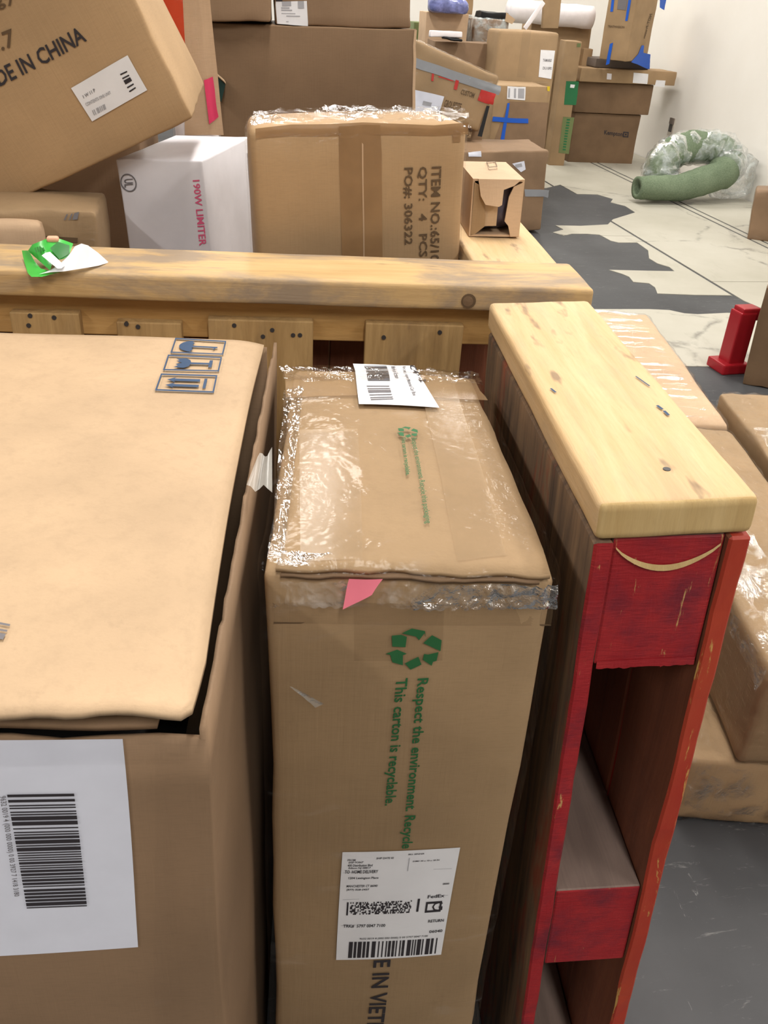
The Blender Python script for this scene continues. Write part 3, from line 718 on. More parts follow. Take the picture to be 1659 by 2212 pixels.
crumple(MB, 'front', [(625, 1460), (652, 1470), (700, 1495), (680, 1502)], 'film_milky', 10, 6, .003, .011, 4)

# ================================================================== behind the cross pallet
ZS = .74
SB = Box('wide low brown carton behind the cross pallet, under the other boxes', yawm(-.64, 1.95, 0, .09), 1.93, .96, ZS, 'kraft_brown', amp=.001, crump=.001, bulge=0, n=6)
# carton with item number
IB = Box('carton with printed item number, quantity and order number, taped with brown tape', *place((541, 276), (1010, 268), (560, 566), 1.40, -.02, .17, 0, ZS + .012), 'kraft_yellow', r=.016, amp=.002, crump=.004, n=14)
IB.sheet('packing_tape', 'front', [(731, 275), (824, 275), (824, 590), (738, 590)], 'tape_brown', .0012)
IB.sheet('packing_tape', 'front', [(548, 272), (1008, 268), (1008, 292), (550, 296)], 'tape_brown', .0014)
IB.sheet('packing_tape', 'front', [(974, 290), (992, 290), (992, 308), (976, 308)], 'tape_brown', .0015)
IB.sheet('flap_seam', 'front', [(781, 290), (784, 290), (786, 590), (783, 590)], 'kraft_pink', .0016)
IB.text('lettering', 'front', 'ITEM NO.:65/109', rot90([(930, 360), (952, 359), (946, 577), (927, 578)]), 'ink_brown', .0018)
IB.text('lettering', 'front', 'QTY:   4   PCS', rot90([(900, 360), (921, 359), (921, 553), (900, 554)]), 'ink_brown', .0018)
IB.text('lettering', 'front', 'PO#: 306322', rot90([(870, 362), (891, 361), (889, 526), (870, 527)]), 'ink_brown', .0018)
IB.film('film_soft', .004, 16, .2, .018)
crumple(IB, 'top', [(548, 250), (1000, 243), (1010, 268), (541, 276)], 'film_heavy', 60, 8, .006, .006, 6)
crumple(IB, 'front', [(960, 262), (1014, 258), (1012, 300), (985, 290)], 'film', 10, 10, .006, .006, 7)
# white box
WB = Box('white glossy box with pink 190W LIMITER print and a ringed mark', *place((250, 343), (436, 347), (272, 556), 1.62, .30, .30, 0, ZS + .004), 'white_card', r=.004, amp=.001, crump=.001, n=8, bulge=.002)
WB.text('lettering', 'front', '190W LIMITER', rot90([(416, 389), (431, 388), (447, 530), (431, 531)]), 'ink_pink', .0014)
c0 = WB.p2f('front', 278, 395); c1 = WB.p2f('front', 295, 395); R_ = abs(c1[0] - c0[0])
ring = []
for i in range(28):
    a, b = 6.2832 * i / 28, 6.2832 * (i + 1) / 28
    ring.append([(c0[0] + R_ * k * math.cos(t_), c0[1] + R_ * k * 1.05 * math.sin(t_)) for k, t_ in ((.86, a), (1, a), (1, b), (.86, b))])
V = []; Fc = []
for P in ring: k = len(V); V += [WB.fp('front', x, y, .0014) for x, y in P]; Fc.append((k, k + 1, k + 2, k + 3))
obj('ringed_mark', mesh('ringed_mark', V, Fc, 'ink_grey'), WB.t)
WB.text('lettering', 'front', 'UL', rot90([(268, 387), (287, 386), (288, 404), (269, 405)]), 'ink_grey', .0014)
WB.polys('flap_slit', 'right', [(533, 330), (536, 330), (548, 530), (546, 530)], [rect(0, 0, 1, 1)], 'ink_grey', .0012)
# tilted carton
TB = Box('tilted carton printed MADE IN CHINA, leaning down over the white box', *place((-62, -170), (224, -150), (-40, 450), 1.5, .12, .19, -.02), 'kraft_yellow')  if False else None
A_ = aty(414, 238, 1.55)
def tilted(BR, up, left, anchor, yaw, back, d, w, h):
    ey_ = frame(yaw, back)
    def hit(p):
        r = ray(*p); return CAM + r * ((anchor - CAM).dot(ey_) / r.dot(ey_))
    b = hit(BR); ez_ = (hit(up) - b).normalized(); ex_ = ey_.cross(ez_).normalized()
    o = b - ex_ * (w / 2) + ey_ * (d / 2)
    return Matrix(((ex_.x, ey_.x, ez_.x, o.x), (ex_.y, ey_.y, ez_.y, o.y), (ex_.z, ey_.z, ez_.z, o.z), (0, 0, 0, 1))), w, d, h
TB = Box('tilted carton printed MADE IN CHINA with a white sticker, resting on the white box', *tilted((421, 256), (293, 0), None, A_, .06, -.10, .26, .56, .50), 'kraft_yellow', r=.006, amp=.004, crump=.003, n=16, bulge=.006)
TB.text('lettering', 'front', 'MADE IN CHINA', [(-59, 176), (174, 56), (191, 89), (-42, 209)], 'ink', .0016)
TB.text('lettering', 'front', '4.7', [(-30, 84), (26, 60), (38, 96), (-18, 120)], 'ink_brown', .0016)
TB.text('lettering', 'front', '67', [(-8, 4), (28, -12), (36, 6), (0, 24)], 'ink_brown', .0016)
TQ = [(155, 189), (280, 120), (321, 194), (200, 262)]
ts = TB.sheet('sticker', 'front', TQ, 'paper', .0022)
TB.polys('barcode', 'front', [(263, 160), (278, 153), (297, 190), (283, 199)], bars(14, 3, False), 'ink', .003, ts)
TB.polys('barcode', 'front', [(200, 238), (228, 224), (231, 235), (205, 249)], bars(16, 4, True), 'ink_soft', .003, ts)
TB.text('label_text', 'front', '1 W 11 P', [(180, 205), (206, 190), (209, 197), (183, 212)], 'ink_grey', .003, ts)
TB.text('label_text', 'front', 'CONTENTS ONE UNIT', [(185, 222), (240, 196), (243, 202), (189, 229)], 'ink_soft', .003, ts)
# small crushed boxes at the left
SB1 = Box('small crushed brown carton with a dark smudged print, behind the green package', *place((-130, 446), (206, 462), (-110, 556), 1.47, .02, .16, 0, ZS + .004), 'kraft', r=.008, amp=.005, crump=.008)
SB1.polys('smudged_print', 'front', [(140, 462), (172, 464), (170, 476), (138, 474)], bars(9, 3, True), 'ink_grey', .002)
SB1.polys('dark_slot', 'front', [(96, 507), (168, 512), (166, 522), (98, 518)], [rect(0, 0, 1, 1)], 'ink_brown', .002)
SB1.sheet('clear_tape', 'front', [(168, 470), (206, 466), (210, 545), (166, 545)], 'film', .003, 6)
SB2 = Box('pale crumpled carton lowest at the left edge, beside the green package', *place((-120, 482), (92, 488), (-110, 560), 1.425, -.02, .035, 0, ZS + .004), 'kraft_pink', r=.012, amp=.006, crump=.010)
# brown carton filling the gap behind
BG = Box('plain brown carton behind the white box, under the tilted carton', *place((-160, 262), (300, 276), (-150, 560), 2.0, .06, .3, 0, ZS + .004), 'kraft_brown', amp=.002)
# tall wrapped parcel with orange stripe
OW = Box('tall film-wrapped parcel with an orange stripe and a magenta sticker', *place((330, -130), (424, -130), (372, 300), 2.06, .05, .12, 0, ZS + .004), 'foam_white', name='wrapped_parcel', cat='parcel', r=.014, amp=.003, n=12)
OW.sheet('orange_stripe', 'front', [(344, -120), (388, -120), (402, 112), (356, 112)], 'orange_film', .002)
OW.sheet('grey_wrap', 'front', [(388, -125), (440, -125), (484, 292), (400, 292)], 'kraft_pink', .0015)
OW.sheet('magenta_sticker', 'front', [(441, 172), (459, 166), (472, 252), (452, 268)], 'magenta', .006)
OW.film('film', .005, 18, .4, .016)
# large brown carton with two cartons on it
BB = Box('large plain brown carton in the middle distance behind the white box', *place((452, 50), (900, 64), (470, 300), 2.75, .05, .35, 0, 0), 'kraft_dark', amp=.002, r=.004)
BB.sheet('lit_board_edge', 'front', [(894, 66), (900, 66), (896, 250), (890, 250)], 'kraft_pink', .0012)  # board's right edge in a paler colour, the light on it painted in
zt = BB.M.translation.z + BB.h
BT1 = Box('carton at the top edge on the large brown carton, left of the labelled one', *place((400, -160), (578, -155), (436, 50), 2.72, .05, .3, 0, zt - .003), 'kraft_brown', amp=.002)
BT2 = Box('carton at the top edge with a white shipping label, on the large brown carton', *place((588, -160), (892, -150), (592, 54), 2.745, .05, .3, 0, zt - .003), 'kraft_brown', amp=.002)
l3 = BT2.sheet('shipping_label', 'front', [(597, 5), (663, 2), (666, 56), (600, 53)], 'paper', .0015)
BT2.polys('label_print', 'front', [(597, 5), (663, 2), (666, 56), (600, 53)], [rect(.18, .0, .48, .20), rect(.70, 0, .9, .3), rect(.15, .25, .42, .31), rect(.15, .35, .5, .4), rect(.3, .6, .75, .64), rect(.28, .85, .36, .88), rect(.15, .5, .6, .53)], 'ink_soft', .0022, l3)
BT2.polys('label_print', 'front', [(597, -8), (610, -8), (610, 4), (597, 4)], [rect(0, 0, 1, 1)], 'ink', .0024, l3)
# dark opened flap sticking out beside the parcel
fk = [aty(464, 160, 2.71), aty(487, 183, 2.70), aty(478, 220, 2.70), aty(468, 215, 2.72)]
DF = thing('dark_bag', 'dark green bag end poking out beside the magenta sticker', 'bag', Matrix.Translation(fk[2]))
Vv = []
for k in range(2):
    for p in fk: Vv.append(p - fk[2] + Vector((0, .05 * k, 0)))
obj('bag', mesh('bag', Vv, [(0, 1, 2, 3), (7, 6, 5, 4), (0, 4, 5, 1), (1, 5, 6, 2), (2, 6, 7, 3), (3, 7, 4, 0)], 'dark_green'), DF)
a, b = aty(462, 158, 2.70), aty(488, 181, 2.69)
obj('flap', mesh('flap', [a - fk[2], b - fk[2], b - fk[2] + Vector((-.004, 0, .006)), a - fk[2] + Vector((-.004, 0, .006))] + [v - fk[2] + Vector((0, .05, 0)) for v in (a, b, b + Vector((-.004, 0, .006)), a + Vector((-.004, 0, .006)))],
    [(0, 1, 2, 3), (7, 6, 5, 4), (0, 4, 5, 1), (1, 5, 6, 2), (2, 6, 7, 3), (3, 7, 4, 0)], 'kraft_light'), DF)

# ---- torn little box on the far cap board
A = atz(1020, 512, ZC)
M_, w_, d_, h_ = place((1022, 386), (1134, 388), (1020, 512), None, CYW, .17, 0, ZC + .001, A)
KB = Box('small torn kraft box with a hanging flap on the far cap board', M_, w_, d_, h_, body=False)
def panel(name, a, b, mat): return obj(name, boxmesh(name, a, b, mat), KB.t)
T = .0035; kw, kd, kh = w_ / 2, d_ / 2, h_
panel('side_panel', (-kw, -kd, 0), (-kw + T, kd, kh), 'kraft_pink'); panel('side_panel', (kw - T, -kd, 0), (kw, kd, kh), 'kraft_pink')
panel('back_panel', (-kw + T, kd - T, 0), (kw - T, kd, kh), 'kraft_pink'); panel('bottom_panel', (-kw + T, -kd, 0), (kw - T, kd - T, T), 'kraft_pink')
panel('top_panel', (-kw + T, -kd, kh - T), (kw - T, kd - T, kh), 'kraft_pink')
def kpoly(name, P, y0, y1, mat, bend=0):
    V = [(-kw + u * w_, y0 + (y1 - y0) * v, kh - v * h_) for u, v in P]; V += [(x, y + T, z) for x, y, z in V]; n = len(P)
    Fc = [tuple(range(n)), tuple(range(2 * n - 1, n - 1, -1))] + [(i, n + i, n + (i + 1) % n, (i + 1) % n) for i in range(n)]
    return obj(name, mesh(name, V, Fc, mat), KB.t)
kpoly('front_panel', [(.02, .05), (.16, .12), (.26, .46), (.30, .62), (.30, .82), (.12, .96), (.03, .99)], -kd, -kd, 'kraft')
kpoly('hanging_flap', [(.10, 0), (.93, 0), (.80, .10), (.60, .17), (.58, .42), (.52, .45), (.26, .42), (.16, .28)], -kd - .002, -kd - .022, 'kraft_pink')
kpoly('inner_flap', [(.26, .40), (.54, .44), (.54, .82), (.28, .83)], -kd + .004, -kd + .006, 'kraft_light')
kpoly('corner_flap', [(.98, .05), (.99, .98), (.82, .99), (.76, .80), (.68, .72), (.72, .30), (.80, .12)], -kd - .001, -kd - .004, 'kraft_pink')
V, Fc = rbox(w_ * .8, d_ * .7, h_ * .8, .015, 10, lambda p: p + noise.noise_vector(p * 40) * .006)
obj('bag_inside', mesh('bag_inside', V, Fc, 'purple_bag', True), KB.t, Matrix.Translation((0, 0, .006)))
KB.polys('faint_print', 'top', [(1050, 352), (1070, 350), (1075, 366), (1056, 368)], border(.08, .08), 'ink_brown', .001)

# ---- green package on the cross cap board
def cp(px, py, hgt): return atz(px, py, ZX + hgt)
o_ = cp(140, 590, .001)
GP = thing('plastic_package', 'crumpled green and white plastic package on the cross cap board', 'package', Matrix.Translation(o_))
Tg = Matrix.Translation(-o_)
def strip(name, rows, mat): return sheet_rows(name, rows, mat, GP, Tg)
def rowsbetween(A, B, n=8):
    """A,B: lists of (px,py,h) of equal length"""
    R = []
    for j in range(n + 1):
        t = j / n; R.append([cp(*(a[k] * (1 - t) + b[k] * t for k in range(3))) for a, b in zip(A, B)])
    return R
strip('green_tray', rowsbetween([(47, 541, .010), (52, 565, .004), (60, 590, .001), (68, 598, .001), (90, 598, .001)], [(62, 541, .020), (75, 565, .010), (88, 580, .004), (110, 586, .002), (130, 588, .001)]), 'green_plastic')
strip('green_lid', rowsbetween([(60, 542, .014), (70, 528, .026), (100, 516, .034), (130, 516, .034), (158, 526, .026)], [(108, 584, .006), (112, 572, .012), (120, 562, .016), (134, 560, .016), (148, 556, .014)]), 'green_plastic')
strip('dark_window', rowsbetween([(108, 536, .029), (125, 522, .033), (150, 530, .026)], [(128, 560, .018), (136, 556, .018), (150, 548, .018)], 4), 'green_deep')
strip('white_band', rowsbetween([(90, 552, .024), (98, 546, .026), (108, 544, .026)], [(124, 580, .010), (132, 580, .010), (140, 574, .011)], 6), 'paper')
strip('curled_sheet', rowsbetween([(136, 576, .006), (150, 550, .020), (162, 532, .032), (176, 526, .034), (190, 530, .030), (212, 546, .014), (234, 566, .002)], [(84, 592, .003), (110, 588, .004), (140, 586, .005), (165, 582, .006), (190, 578, .005), (212, 574, .003), (232, 568, .001)], 8), 'paper')
for k in range(5): strip('printed_letter', rowsbetween([(74 + 5 * k, 536 - k * 1.5, .026), (77 + 5 * k, 534 - k * 1.5, .027)], [(78 + 5 * k, 546 - k * 1.5, .023), (81 + 5 * k, 545 - k * 1.5, .024)], 2), 'green_deep')
V, Fc = rbox(.016, .012, .008, .0035, 4, lambda p: p); obj('bead', mesh('bead', V, Fc, 'skin_bead', True), GP, Matrix.Translation(cp(115, 523, .030) - o_))

# ================================================================== wrapped packs on the right
RY = .2; Rn = Vector((math.cos(RY), -math.sin(RY), 0)); Rd = Vector((math.sin(RY), math.cos(RY), 0))
def packat(n0, n1, s0, s1, z0, z1):
    o = Rn * ((n0 + n1) / 2) + Rd * ((s0 + s1) / 2); return yawm(o.x, o.y, z0, RY), n1 - n0, s1 - s0, z1 - z0
def pack(label, dims, mat, film_mat, rough=1.0, n=16, crump=.006, fo=.006):
    b = Box(label, *dims, mat, name='wrapped_package', cat='package', r=.018, amp=.005, crump=crump, n=n)
    b.film(film_mat, fo, 40, rough, .02); return b
LPK = pack('film-wrapped bottom package lying on the floor beside the red pallet', packat(.66, 1.06, 1.30, 3.3, .0, .195), 'kraft', 'film_heavy')
UP1 = pack('long film-wrapped package stacked nearest on the right, beside the red pallet', packat(.756, 1.03, 1.285, 2.395, .20, .45), 'kraft', 'film')
UP2 = pack('film-wrapped package farther along behind the pine cap board, with bright wrinkles', packat(.750, 1.03, 2.42, 3.48, .20, .45), 'kraft_pink', 'film')
RB1 = Box('film-wrapped carton at the right edge next to the long wrapped packages', *packat(1.078, 1.55, 1.5, 2.69, 0, .45), 'kraft', name='wrapped_package', cat='package', r=.012, amp=.004, crump=.006, n=14)
RB1.film('film', .006, 40, 1.0, .016)
crumple(UP2, 'top', [(.01, .02), (UP2.w * .8, .02), (UP2.w * .8, UP2.d - .02), (.01, UP2.d - .02)], 'film_shiny', 24, 90, .004, .009, 20, False, 30)
crumple(RB1, 'top', [(0.01, .3), (.1, .3), (.1, RB1.d - .01), (.01, RB1.d - .01)], 'film_heavy', 10, 60, .005, .009, 13, False, 24)
crumple(UP1, 'top', [(0.0, UP1.d * .1), (.12, UP1.d * .1), (.12, UP1.d), (.0, UP1.d)], 'film_heavy', 8, 60, .005, .009, 11, False, 30)
crumple(UP1, 'left', [(UP1.d * .45, .0), (UP1.d, .0), (UP1.d, .05), (UP1.d * .45, .05)], 'film_heavy', 50, 8, .005, .008, 14, False, 40)
crumple(LPK, 'front', [(0.02, .01), (LPK.w, .01), (LPK.w, .15), (.02, .15)], 'film_heavy', 60, 14, .006, .008, 15, False, 40)

# ================================================================== the far right side of the floor
A = atz(1602, 829, 0)
DB = Box('dark brown carton cut by the right edge, standing beside the red steel foot', *place((1655, 620), (1800, 640), (1602, 829), None, .62, .35, 0, None, A), 'kraft_dark', amp=.003)
# red steel foot: post with a flared base plate
b0 = atz(1578, 815, 0)
RS = thing('red_stand', 'red steel post with a flared foot standing on the floor', 'stand', yawm(b0.x + .03, b0.y + .10, 0, -.1))
obj('post', bvl(boxmesh('post', (-.03, -.045, .0), (.06, .045, .30), 'red_steel'), .008), RS)
obj('foot_plate', bvl(boxmesh('foot_plate', (-.07, -.07, 0), (.08, .07, .05), 'red_steel'), .008), RS)
obj('top_arm', bvl(boxmesh('top_arm', (-.02, -.04, .26), (.08, .04, .32), 'red_steel'), .008), RS)
A = atz(1608, 516, 0)
DB2 = Box('brown film-wrapped carton tipped up at the right edge near the white wall', *place((1632, 412), (1760, 416), (1588, 520), None, .56, .4, .05, None, A), 'kraft_brown', r=.02, amp=.006, crump=.008)
DB2.film('film_soft', .005, 16, .8, .02)

# ---- carpet roll folded in its plastic
def tube(path, rad, nseg, mat, name, parent, M=None, wr=0, seed=0, cap_in=0):
    V = []; Fc = []; n = len(path)
    for i, p in enumerate(path):
        t = (path[min(n - 1, i + 1)] - path[max(0, i - 1)]).normalized(); up = Vector((0, 1, .15)); sd = t.cross(up).normalized(); u2 = sd.cross(t)
        r_ = rad(i / (n - 1)) if callable(rad) else rad
        for k in range(nseg):
            a = 6.2832 * k / nseg; rr = r_ * (1 + wr * noise.noise(Vector((i * .55, math.cos(a) * 1.2, math.sin(a) * 1.2 + seed))) + wr * .5 * noise.noise(Vector((i * 1.4, 2 * math.cos(a), 2 * math.sin(a) + seed))))
            V.append(p + (sd * math.cos(a) + u2 * math.sin(a)) * rr)
    for i in range(n - 1):
        for k in range(nseg): a = i * nseg + k; b = i * nseg + (k + 1) % nseg; Fc.append((a, b, b + nseg, a + nseg))
    Fc.append(tuple(range((n - 1) * nseg, n * nseg)))
    if not cap_in: Fc.append(tuple(reversed(range(nseg))))
    else:   # open end: a hollow going in
        base = len(V); p = path[0]; t = (path[1] - path[0]).normalized()
        for dd, sc in ((0, .62), (.10, .55)):
            for k in range(nseg): V.append(p + t * dd + (V[k] - p) * sc)
        for k in range(nseg):
            k2 = (k + 1) % nseg; Fc.append((k2, k, base + k, base + k2)); Fc.append((base + k2, base + k, base + nseg + k, base + nseg + k2))
        Fc.append(tuple(base + nseg + k for k in reversed(range(nseg))))
    return obj(name, mesh(name, V, Fc, mat, True), parent, M)
def spline(P, n):
    out = []
    for i in range(len(P) - 1):
        p0 = P[max(0, i - 1)]; p1 = P[i]; p2 = P[i + 1]; p3 = P[min(len(P) - 1, i + 2)]
        for k in range(n):
            t = k / n; out.append(.5 * ((2 * p1) + (p2 - p0) * t + (2 * p0 - 5 * p1 + 4 * p2 - p3) * t * t + (3 * p1 - p0 - 3 * p2 + p3) * t ** 3))
    out.append(P[-1]); return out
YR = 7.65
cpx = lambda x, y, dy=0: aty(x, y, YR + dy)
base = atz(1470, 432, 0)
CR = thing('carpet_roll', 'green carpet roll folded into a loop in clear plastic by the wall', 'carpet', Matrix.Translation((base.x, base.y, 0)))
Tb = Matrix.Translation((-base.x, -base.y, 0))
pts = [cpx(1373, 419, -.02), cpx(1420, 414), cpx(1470, 405, .02), cpx(1515, 392, .05), cpx(1556, 376, .12), cpx(1574, 350, .22), cpx(1552, 326, .3), cpx(1510, 317, .33), cpx(1465, 325, .3), cpx(1432, 348, .26), cpx(1424, 378, .24), cpx(1430, 400, .22)]
zmin = .135
path = spline(pts, 6)
path = [p if p.z > zmin else Vector((p.x, p.y, zmin)) for p in path]
def rad(t): return .095 + .03 * min(1, t * 4) + (.02 if t > .35 else 0)
tube([Tb @ p for p in path], rad, 24, 'carpet', 'roll', CR, None, .06, 2, 1)
lp = path[26:]
tube([Tb @ p for p in lp], lambda t: .158 + .012 * math.sin(t * 9), 36, 'film_milky', 'plastic_cover', CR, None, .22, 5)
bagc = atz(1578, 438, 0)
V, Fc = rbox(.42, .3, .42, .14, 14, lambda p: p + noise.noise_vector(p * 7) * .05 + noise.noise_vector(p * 17) * .022 if p.z > .02 else p)
obj('plastic_cover', mesh('plastic_cover', V, Fc, 'film_milky', True), CR, Matrix.Translation((bagc.x - base.x + .02, bagc.y - base.y + .12, .012)))

# ---- broken outlet box in the wall
po = CAM + ray(1452, 272) * ((X1 - CAM.x) / ray(1452, 272).x)
OT = thing('wall_outlet', 'broken electrical box on the white wall above the carpet roll', 'outlet', Matrix.Translation((X1, po.y, po.z - .08)))
obj('back_box', boxmesh('back_box', (-.012, -.055, -.02), (0, .055, .16), 'outlet_ivory'), OT)
obj('opening', boxmesh('opening', (-.016, -.03, .02), (-.011, .04, .12), 'metal_dark'), OT)
obj('cover_plate', boxmesh('cover_plate', (-.03, -.05, .10), (-.012, .03, .16), 'grey_card'), OT)

# ================================================================== background stacks
BK = {}
def bg(label, TLc, TRc, BLc, Y=None, yaw=0, d=.4, z0=None, mat='kraft', back=0, A=None, **kw):
    return Box(label, *place(TLc, TRc, BLc, Y, yaw, d, back, z0, A, True), mat, n=kw.pop('n', 6), **kw)
# stack by the wall
b1 = bg('bottom brown carton of the stack against the white wall, with dark print', (1243, 243), (1384, 252), (1240, 350), 9.75, 0, .32, 0, 'kraft_dark', amp=.004)
b1.text('lettering', 'front', 'Kempton', [(1305, 281), (1345, 285), (1344, 297), (1304, 293)], 'ink', .003)
b1.polys('printed_mark', 'front', [(1346, 284), (1358, 285), (1357, 297), (1345, 296)], border(.2, .2) + [rect(.35, .35, .65, .65)], 'ink', .003)
z1 = b1.M.translation.z + b1.h
b2 = bg('upper brown carton of the stack against the white wall, under the long flat carton', (1250, 176), (1412, 190), (1251, 240), 9.72, 0, .34, z1 + .004, 'kraft_dark', amp=.006)
z2 = b2.M.translation.z + b2.h
b3 = bg('long flat carton with two white labels lying across the wall stack', (1256, 146), (1460, 168), (1256, 176), 9.65, -.03, .4, z2 + .004, 'kraft', amp=.003)
b3.sheet('label', 'front', [(1368, 157), (1400, 160), (1398, 182), (1366, 179)], 'paper', .003)
b3.sheet('label', 'front', [(1417, 173), (1437, 174), (1435, 188), (1414, 186)], 'paper', .003)
b3.sheet('label', 'front', [(1311, 158), (1321, 159), (1320, 172), (1310, 171)], 'white_card', .003)
z3 = b3.M.translation.z + b3.h
b3s = bg('thin dark board under the tall box with blue tape', (1288, 126), (1402, 140), (1288, 146), 9.72, -.03, .4, z3 + .004, 'grey_card', amp=.004)
z4 = b3s.M.translation.z + b3s.h
TM = place((1324, -60), (1385, -60), (1290, 132), 9.55, .85, .5, 0, z4 + .006, None, True)
b4 = Box('tall leaning kraft box with blue tape on its corners, on the wall stack', *TM, 'kraft', amp=.003, n=8)
b4.sheet('blue_tape', 'front', [(1358, 0), (1364, 0), (1356, 45), (1351, 45)], 'blue_tape', .004)
b4.sheet('blue_tape', 'front', [(1318, 95), (1325, 92), (1316, 138), (1308, 140)], 'blue_tape', .004)
b4.sheet('blue_tape', 'front', [(1322, -5), (1328, -5), (1325, 25), (1319, 25)], 'blue_tape', .004)
b4.polys('printed_picture', 'front', [(1336, 0), (1356, 0), (1352, 22), (1334, 20)], [rect(0, 0, 1, 1)], 'ink_grey', .004)
b4.text('lettering', 'front', 'TRATHVISION', [(1314, 54), (1350, 56), (1349, 61), (1313, 59)], 'ink_brown', .004)
b4.text('lettering', 'right', 'NOT-Frozen', [(1402, 30), (1388, 82), (1392, 83), (1408, 30)], 'ink_brown', .004)
b4.sheet('blue_tape', 'right', [(1382, 112), (1404, 118), (1402, 150), (1362, 134)], 'blue_tape', .005)
b4.sheet('blue_tape', 'right', [(1385, 98), (1390, 98), (1388, 120), (1378, 116)], 'blue_tape', .005)
b4.sheet('blue_tape', 'right', [(1424, -10), (1440, -10), (1434, 22), (1424, 16)], 'blue_tape', .005)
# narrow upright carton with green print
nb = bg('narrow upright carton with two green printed panels, standing on the pale floor', (1224, 88), (1258, 90), (1190, 355), 9.5, .05, .22, 0, 'kraft', amp=.003)
nb.sheet('green_panel', 'front', [(1223, 175), (1251, 176), (1244, 227), (1218, 226)], 'green_print', .003)
nb.sheet('green_panel', 'front', [(1216, 252), (1240, 254), (1228, 332), (1206, 330)], 'green_dull', .003)
nb.polys('printed_mark', 'front', [(1232, 182), (1242, 183), (1240, 190), (1231, 189)], [rect(0, 0, 1, 1)], 'paper', .004)
nb.polys('green_letters', 'front', [(1216, 252), (1240, 254), (1228, 332), (1206, 330)], [rect(.35, .05 + .075 * k, .65, .09 + .075 * k) for k in range(12)], 'green_print', .004)
nb.polys('printed_mark', 'front', [(1247, 93), (1255, 93), (1254, 101), (1246, 101)], [rect(0, 0, 1, 1)], 'green_dull', .004)
nb.sheet('clear_tape', 'front', [(1215, 156), (1254, 158), (1253, 168), (1214, 166)], 'film', .004)
nb.film('film_soft', .006, 16, .6, .02)
nb3 = bg('small ochre box wedged behind the narrow upright carton', (1262, 105), (1281, 108), (1262, 140), 9.95, 0, .2, .72, 'kraft_yellow', amp=.002)
# box with blue tape cross and neighbours
c1b = bg('carton with a blue tape cross and a barcode label under its lid edge', (1070, 183), (1186, 184), (1052, 420), 7.6, .0, .42, 0, 'kraft', amp=.004)
c1b.sheet('shipping_label', 'front', [(1096, 186), (1136, 188), (1134, 216), (1095, 213)], 'paper', .003)
c1b.polys('barcode', 'front', [(1098, 190), (1133, 191), (1132, 212), (1097, 210)], bars(8, 3, True), 'ink_soft', .004)
c1b.sheet('lower_board', 'front', [(1100, 218), (1186, 222), (1176, 320), (1060, 320)], 'kraft_brown', .002)
c1b.sheet('blue_tape', 'front', [(1096, 222), (1101, 222), (1086, 320), (1077, 320)], 'blue_tape', .005)
c1b.sheet('blue_tape', 'front', [(1064, 252), (1140, 256), (1140, 266), (1063, 262)], 'blue_tape', .006)
c1b.sheet('purple_film', 'top', [(1150, 175), (1184, 176), (1184, 181), (1150, 180)], 'tape_clear', .003)
c1b.sheet('yellow_sticker', 'front', [(1181, 188), (1187, 188), (1187, 198), (1182, 197)], 'yellow', .004)
zc1 = c1b.M.translation.z + c1b.h
c2b = bg('carton with rounded corner and a tall white label behind the blue tape cross', (1078, 64), (1210, 72), (1074, 170), 8.15, .02, .4, 0, 'kraft', amp=.004, r=.03)
c2b.sheet('shipping_label', 'front', [(1168, 108), (1199, 110), (1191, 171), (1163, 166)], 'paper', .003)
for yy in (127, 144): c2b.text('label_text', 'front', 'TAMARIS' if yy == 127 else 'DU10PS', [(1173, yy), (1192, yy + 1), (1191, yy + 7), (1172, yy + 6)], 'ink_grey', .004)
c2b.sheet('packing_tape', 'front', [(1130, 66), (1148, 67), (1134, 168), (1116, 166)], 'tape_clear', .002)
# tilted carton with grey tape
A3 = aty(1050, 296, 6.9)
M3 = place((872, 74), (1080, 168), (838, 202), 6.9, .05, .5, .05)
gt = Box('tilted film-wrapped carton with grey tape and a red label', *M3, 'kraft', n=10, amp=.006, crump=.01, r=.02)
gt.sheet('grey_tape', 'front', [(880, 118), (1082, 186), (1078, 206), (874, 138)], 'grey_tape', .004)
gt.sheet('red_label', 'front', [(1039, 192), (1072, 203), (1063, 228), (1031, 216)], 'ink_red', .005)
gt.text('lettering', 'front', '1', [(984, 171), (991, 173), (986, 194), (979, 192)], 'ink_red', .005)
gt.polys('red_print', 'front', [(932, 158), (980, 172), (976, 184), (930, 176)], [rect(0, 0, .1, .9), rect(.3, .1, 1, .25)], 'ink_red', .005)
gt.text('lettering', 'front', 'CUSTOM', [(997, 192), (1026, 201), (1022, 212), (993, 203)], 'ink_brown', .005)
gt.text('lettering', 'front', 'GROUPTITE', [(961, 214), (998, 224), (994, 240), (957, 230)], 'ink_brown', .005)
gt.polys('black_strap', 'front', [(1050, 228), (1056, 230), (1040, 295), (1032, 293)], [rect(0, 0, 1, 1)], 'black', .005)
gt.film('film', .008, 20, .8, .025)
sup = bg('carton low behind the item-number box, carrying the tilted carton with grey tape', (870, 262), (1040, 300), (868, 420), 7.0, .05, .42, 0, 'kraft_brown', amp=.003)
gt.sheet('white_sleeve', 'front', [(890, 192), (958, 208), (946, 252), (886, 245)], 'paper_cool', .006)
gt.polys('sleeve_print', 'front', [(914, 218), (932, 222), (930, 230), (912, 227)], [rect(0, 0, 1, 1)], 'ink_soft', .007)
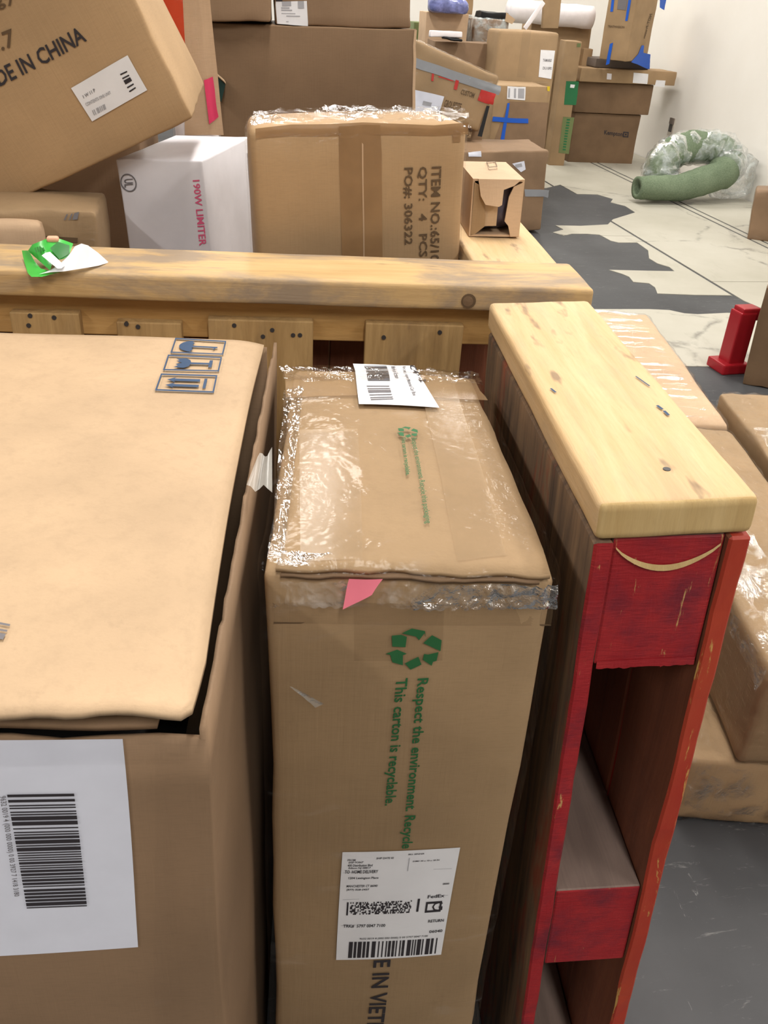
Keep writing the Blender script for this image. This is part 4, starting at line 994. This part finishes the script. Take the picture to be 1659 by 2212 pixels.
# lower box with grey tape on the floor
fbA = atz(1170, 505, 0)
fb = Box('carton on the dark floor with grey tape, behind the torn little box', *place((1000, 326), (1186, 326), (1170, 505), None, .04, .55, 0, 0, fbA), 'kraft_brown', n=8, r=.015, amp=.004, crump=.008)
fb.sheet('grey_tape', 'front', [(1132, 408), (1186, 410), (1182, 425), (1134, 424)], 'grey_tape', .003)
lb_ = fb.sheet('label', 'front', [(1106, 354), (1132, 348), (1135, 366), (1125, 372)], 'paper_cool', .003)
fb.polys('label_print', 'front', [(1112, 356), (1126, 353), (1128, 360), (1114, 363)], [rect(0, 0, 1, 1)], 'ink_soft', .004, lb_)
fb.sheet('label', 'front', [(1012, 328), (1039, 326), (1040, 338), (1012, 338)], 'paper_cool', .004)
# heap at the back
hb = [
 ('pale open carton with a blue plastic bag in it at the back', (922, 26), (1013, 28), (916, 150), 8.97, 'kraft_pink'),
 ('brown carton in the back heap behind the tilted carton, low', (940, 88), (1078, 100), (936, 180), 8.5, 'kraft_brown'),
 ('grey-brown film-wrapped carton in the middle of the back heap', (1026, 40), (1100, 44), (1000, 150), 9.0, 'kraft_brown'),
 ('carton under the pale fabric roll at the back', (1150, 44), (1279, 54), (1150, 180), 10.1, 'kraft'),
 ('greenish carton edge at the far left of the back heap', (895, 48), (916, 50), (893, 150), 9.42, 'green_dull')]
HBX = []
for k, (lbn, a, b, c, yy, mt) in enumerate(hb): HBX.append(bg(lbn, a, b, c, yy, .02, .36, 0, mt, amp=.008))
HBX[2].film('film_milky', .01, 14, .8, .02)
bc = aty(966, 22, 8.9)
BLB = thing('plastic_bag', 'blue and white plastic bag on top of the pale open carton', 'bag', Matrix.Translation((bc.x, bc.y, HBX[0].M.translation.z + HBX[0].h)))
V, Fc = rbox(.36, .25, .12, .05, 10, lambda p: p + noise.noise_vector(p * 10) * .03 if p.z > .01 else p)
obj('bag', mesh('bag', V, Fc, 'blue_bag', True), BLB)
def slab(label, name, cat, TLc, TRc, BLc, Y, d, mat, yaw=0, **kw):
    return Box(label, *place(TLc, TRc, BLc, Y, yaw, d), mat, name=name, cat=cat, n=5, **kw)
slab('small brown flap of cardboard behind the blue bag', 'cardboard_flap', 'flap', (942, 14), (975, -1), (948, 24), 9.0, .05, 'kraft_dark')
slab('light kraft box end behind the blue bag at the top', 'cardboard_box', 'box', (982, -20), (1024, -18), (980, 30), 9.3, .2, 'kraft')
slab('white crushed paper strip with a black gap in the back heap', 'paper_strip', 'paper', (932, 66), (998, 70), (936, 80), 8.42, .08, 'foam_white', amp=.01)
slab('black torn strip in the back heap below the white paper', 'plastic_strip', 'strip', (958, 79), (1000, 86), (958, 84), 8.40, .06, 'black', amp=.01)
slab('black crumpled bag on top of the wrapped heap carton', 'plastic_bag', 'bag', (1040, 24), (1098, 30), (1042, 39), 9.05, .2, 'black', amp=.012)
HBX[2].sheet('loose_flap', 'front', [(1092, 26), (1112, 42), (1106, 52), (1090, 46)], 'kraft_light', .02)
slab('tall kraft board leaning at the top beside the white batten', 'cardboard_board', 'board', (1180, -40), (1216, -40), (1150, 62), 8.9, .05, 'kraft')
slab('white batten leaning diagonally against the back heap', 'wooden_batten', 'batten', (1172, 2), (1178, 8), (1132, 60), 8.75, .02, 'foam_white', r=.002, amp=0, crump=0)
# pale fabric roll
ra, rb = aty(1098, 22, 10.0), aty(1278, 38, 10.0)
RL = thing('fabric_roll', 'pale fabric roll lying across the top of the back heap', 'roll', Matrix.Translation((ra + rb) / 2 - Vector((0, 0, .12))))
tr_ = Matrix.Translation(-((ra + rb) / 2 - Vector((0, 0, .12))))
tube([tr_ @ (ra + (rb - ra) * (i / 10)) for i in range(11)], .105, 20, 'foam_white', 'roll', RL, None, .1, 3)
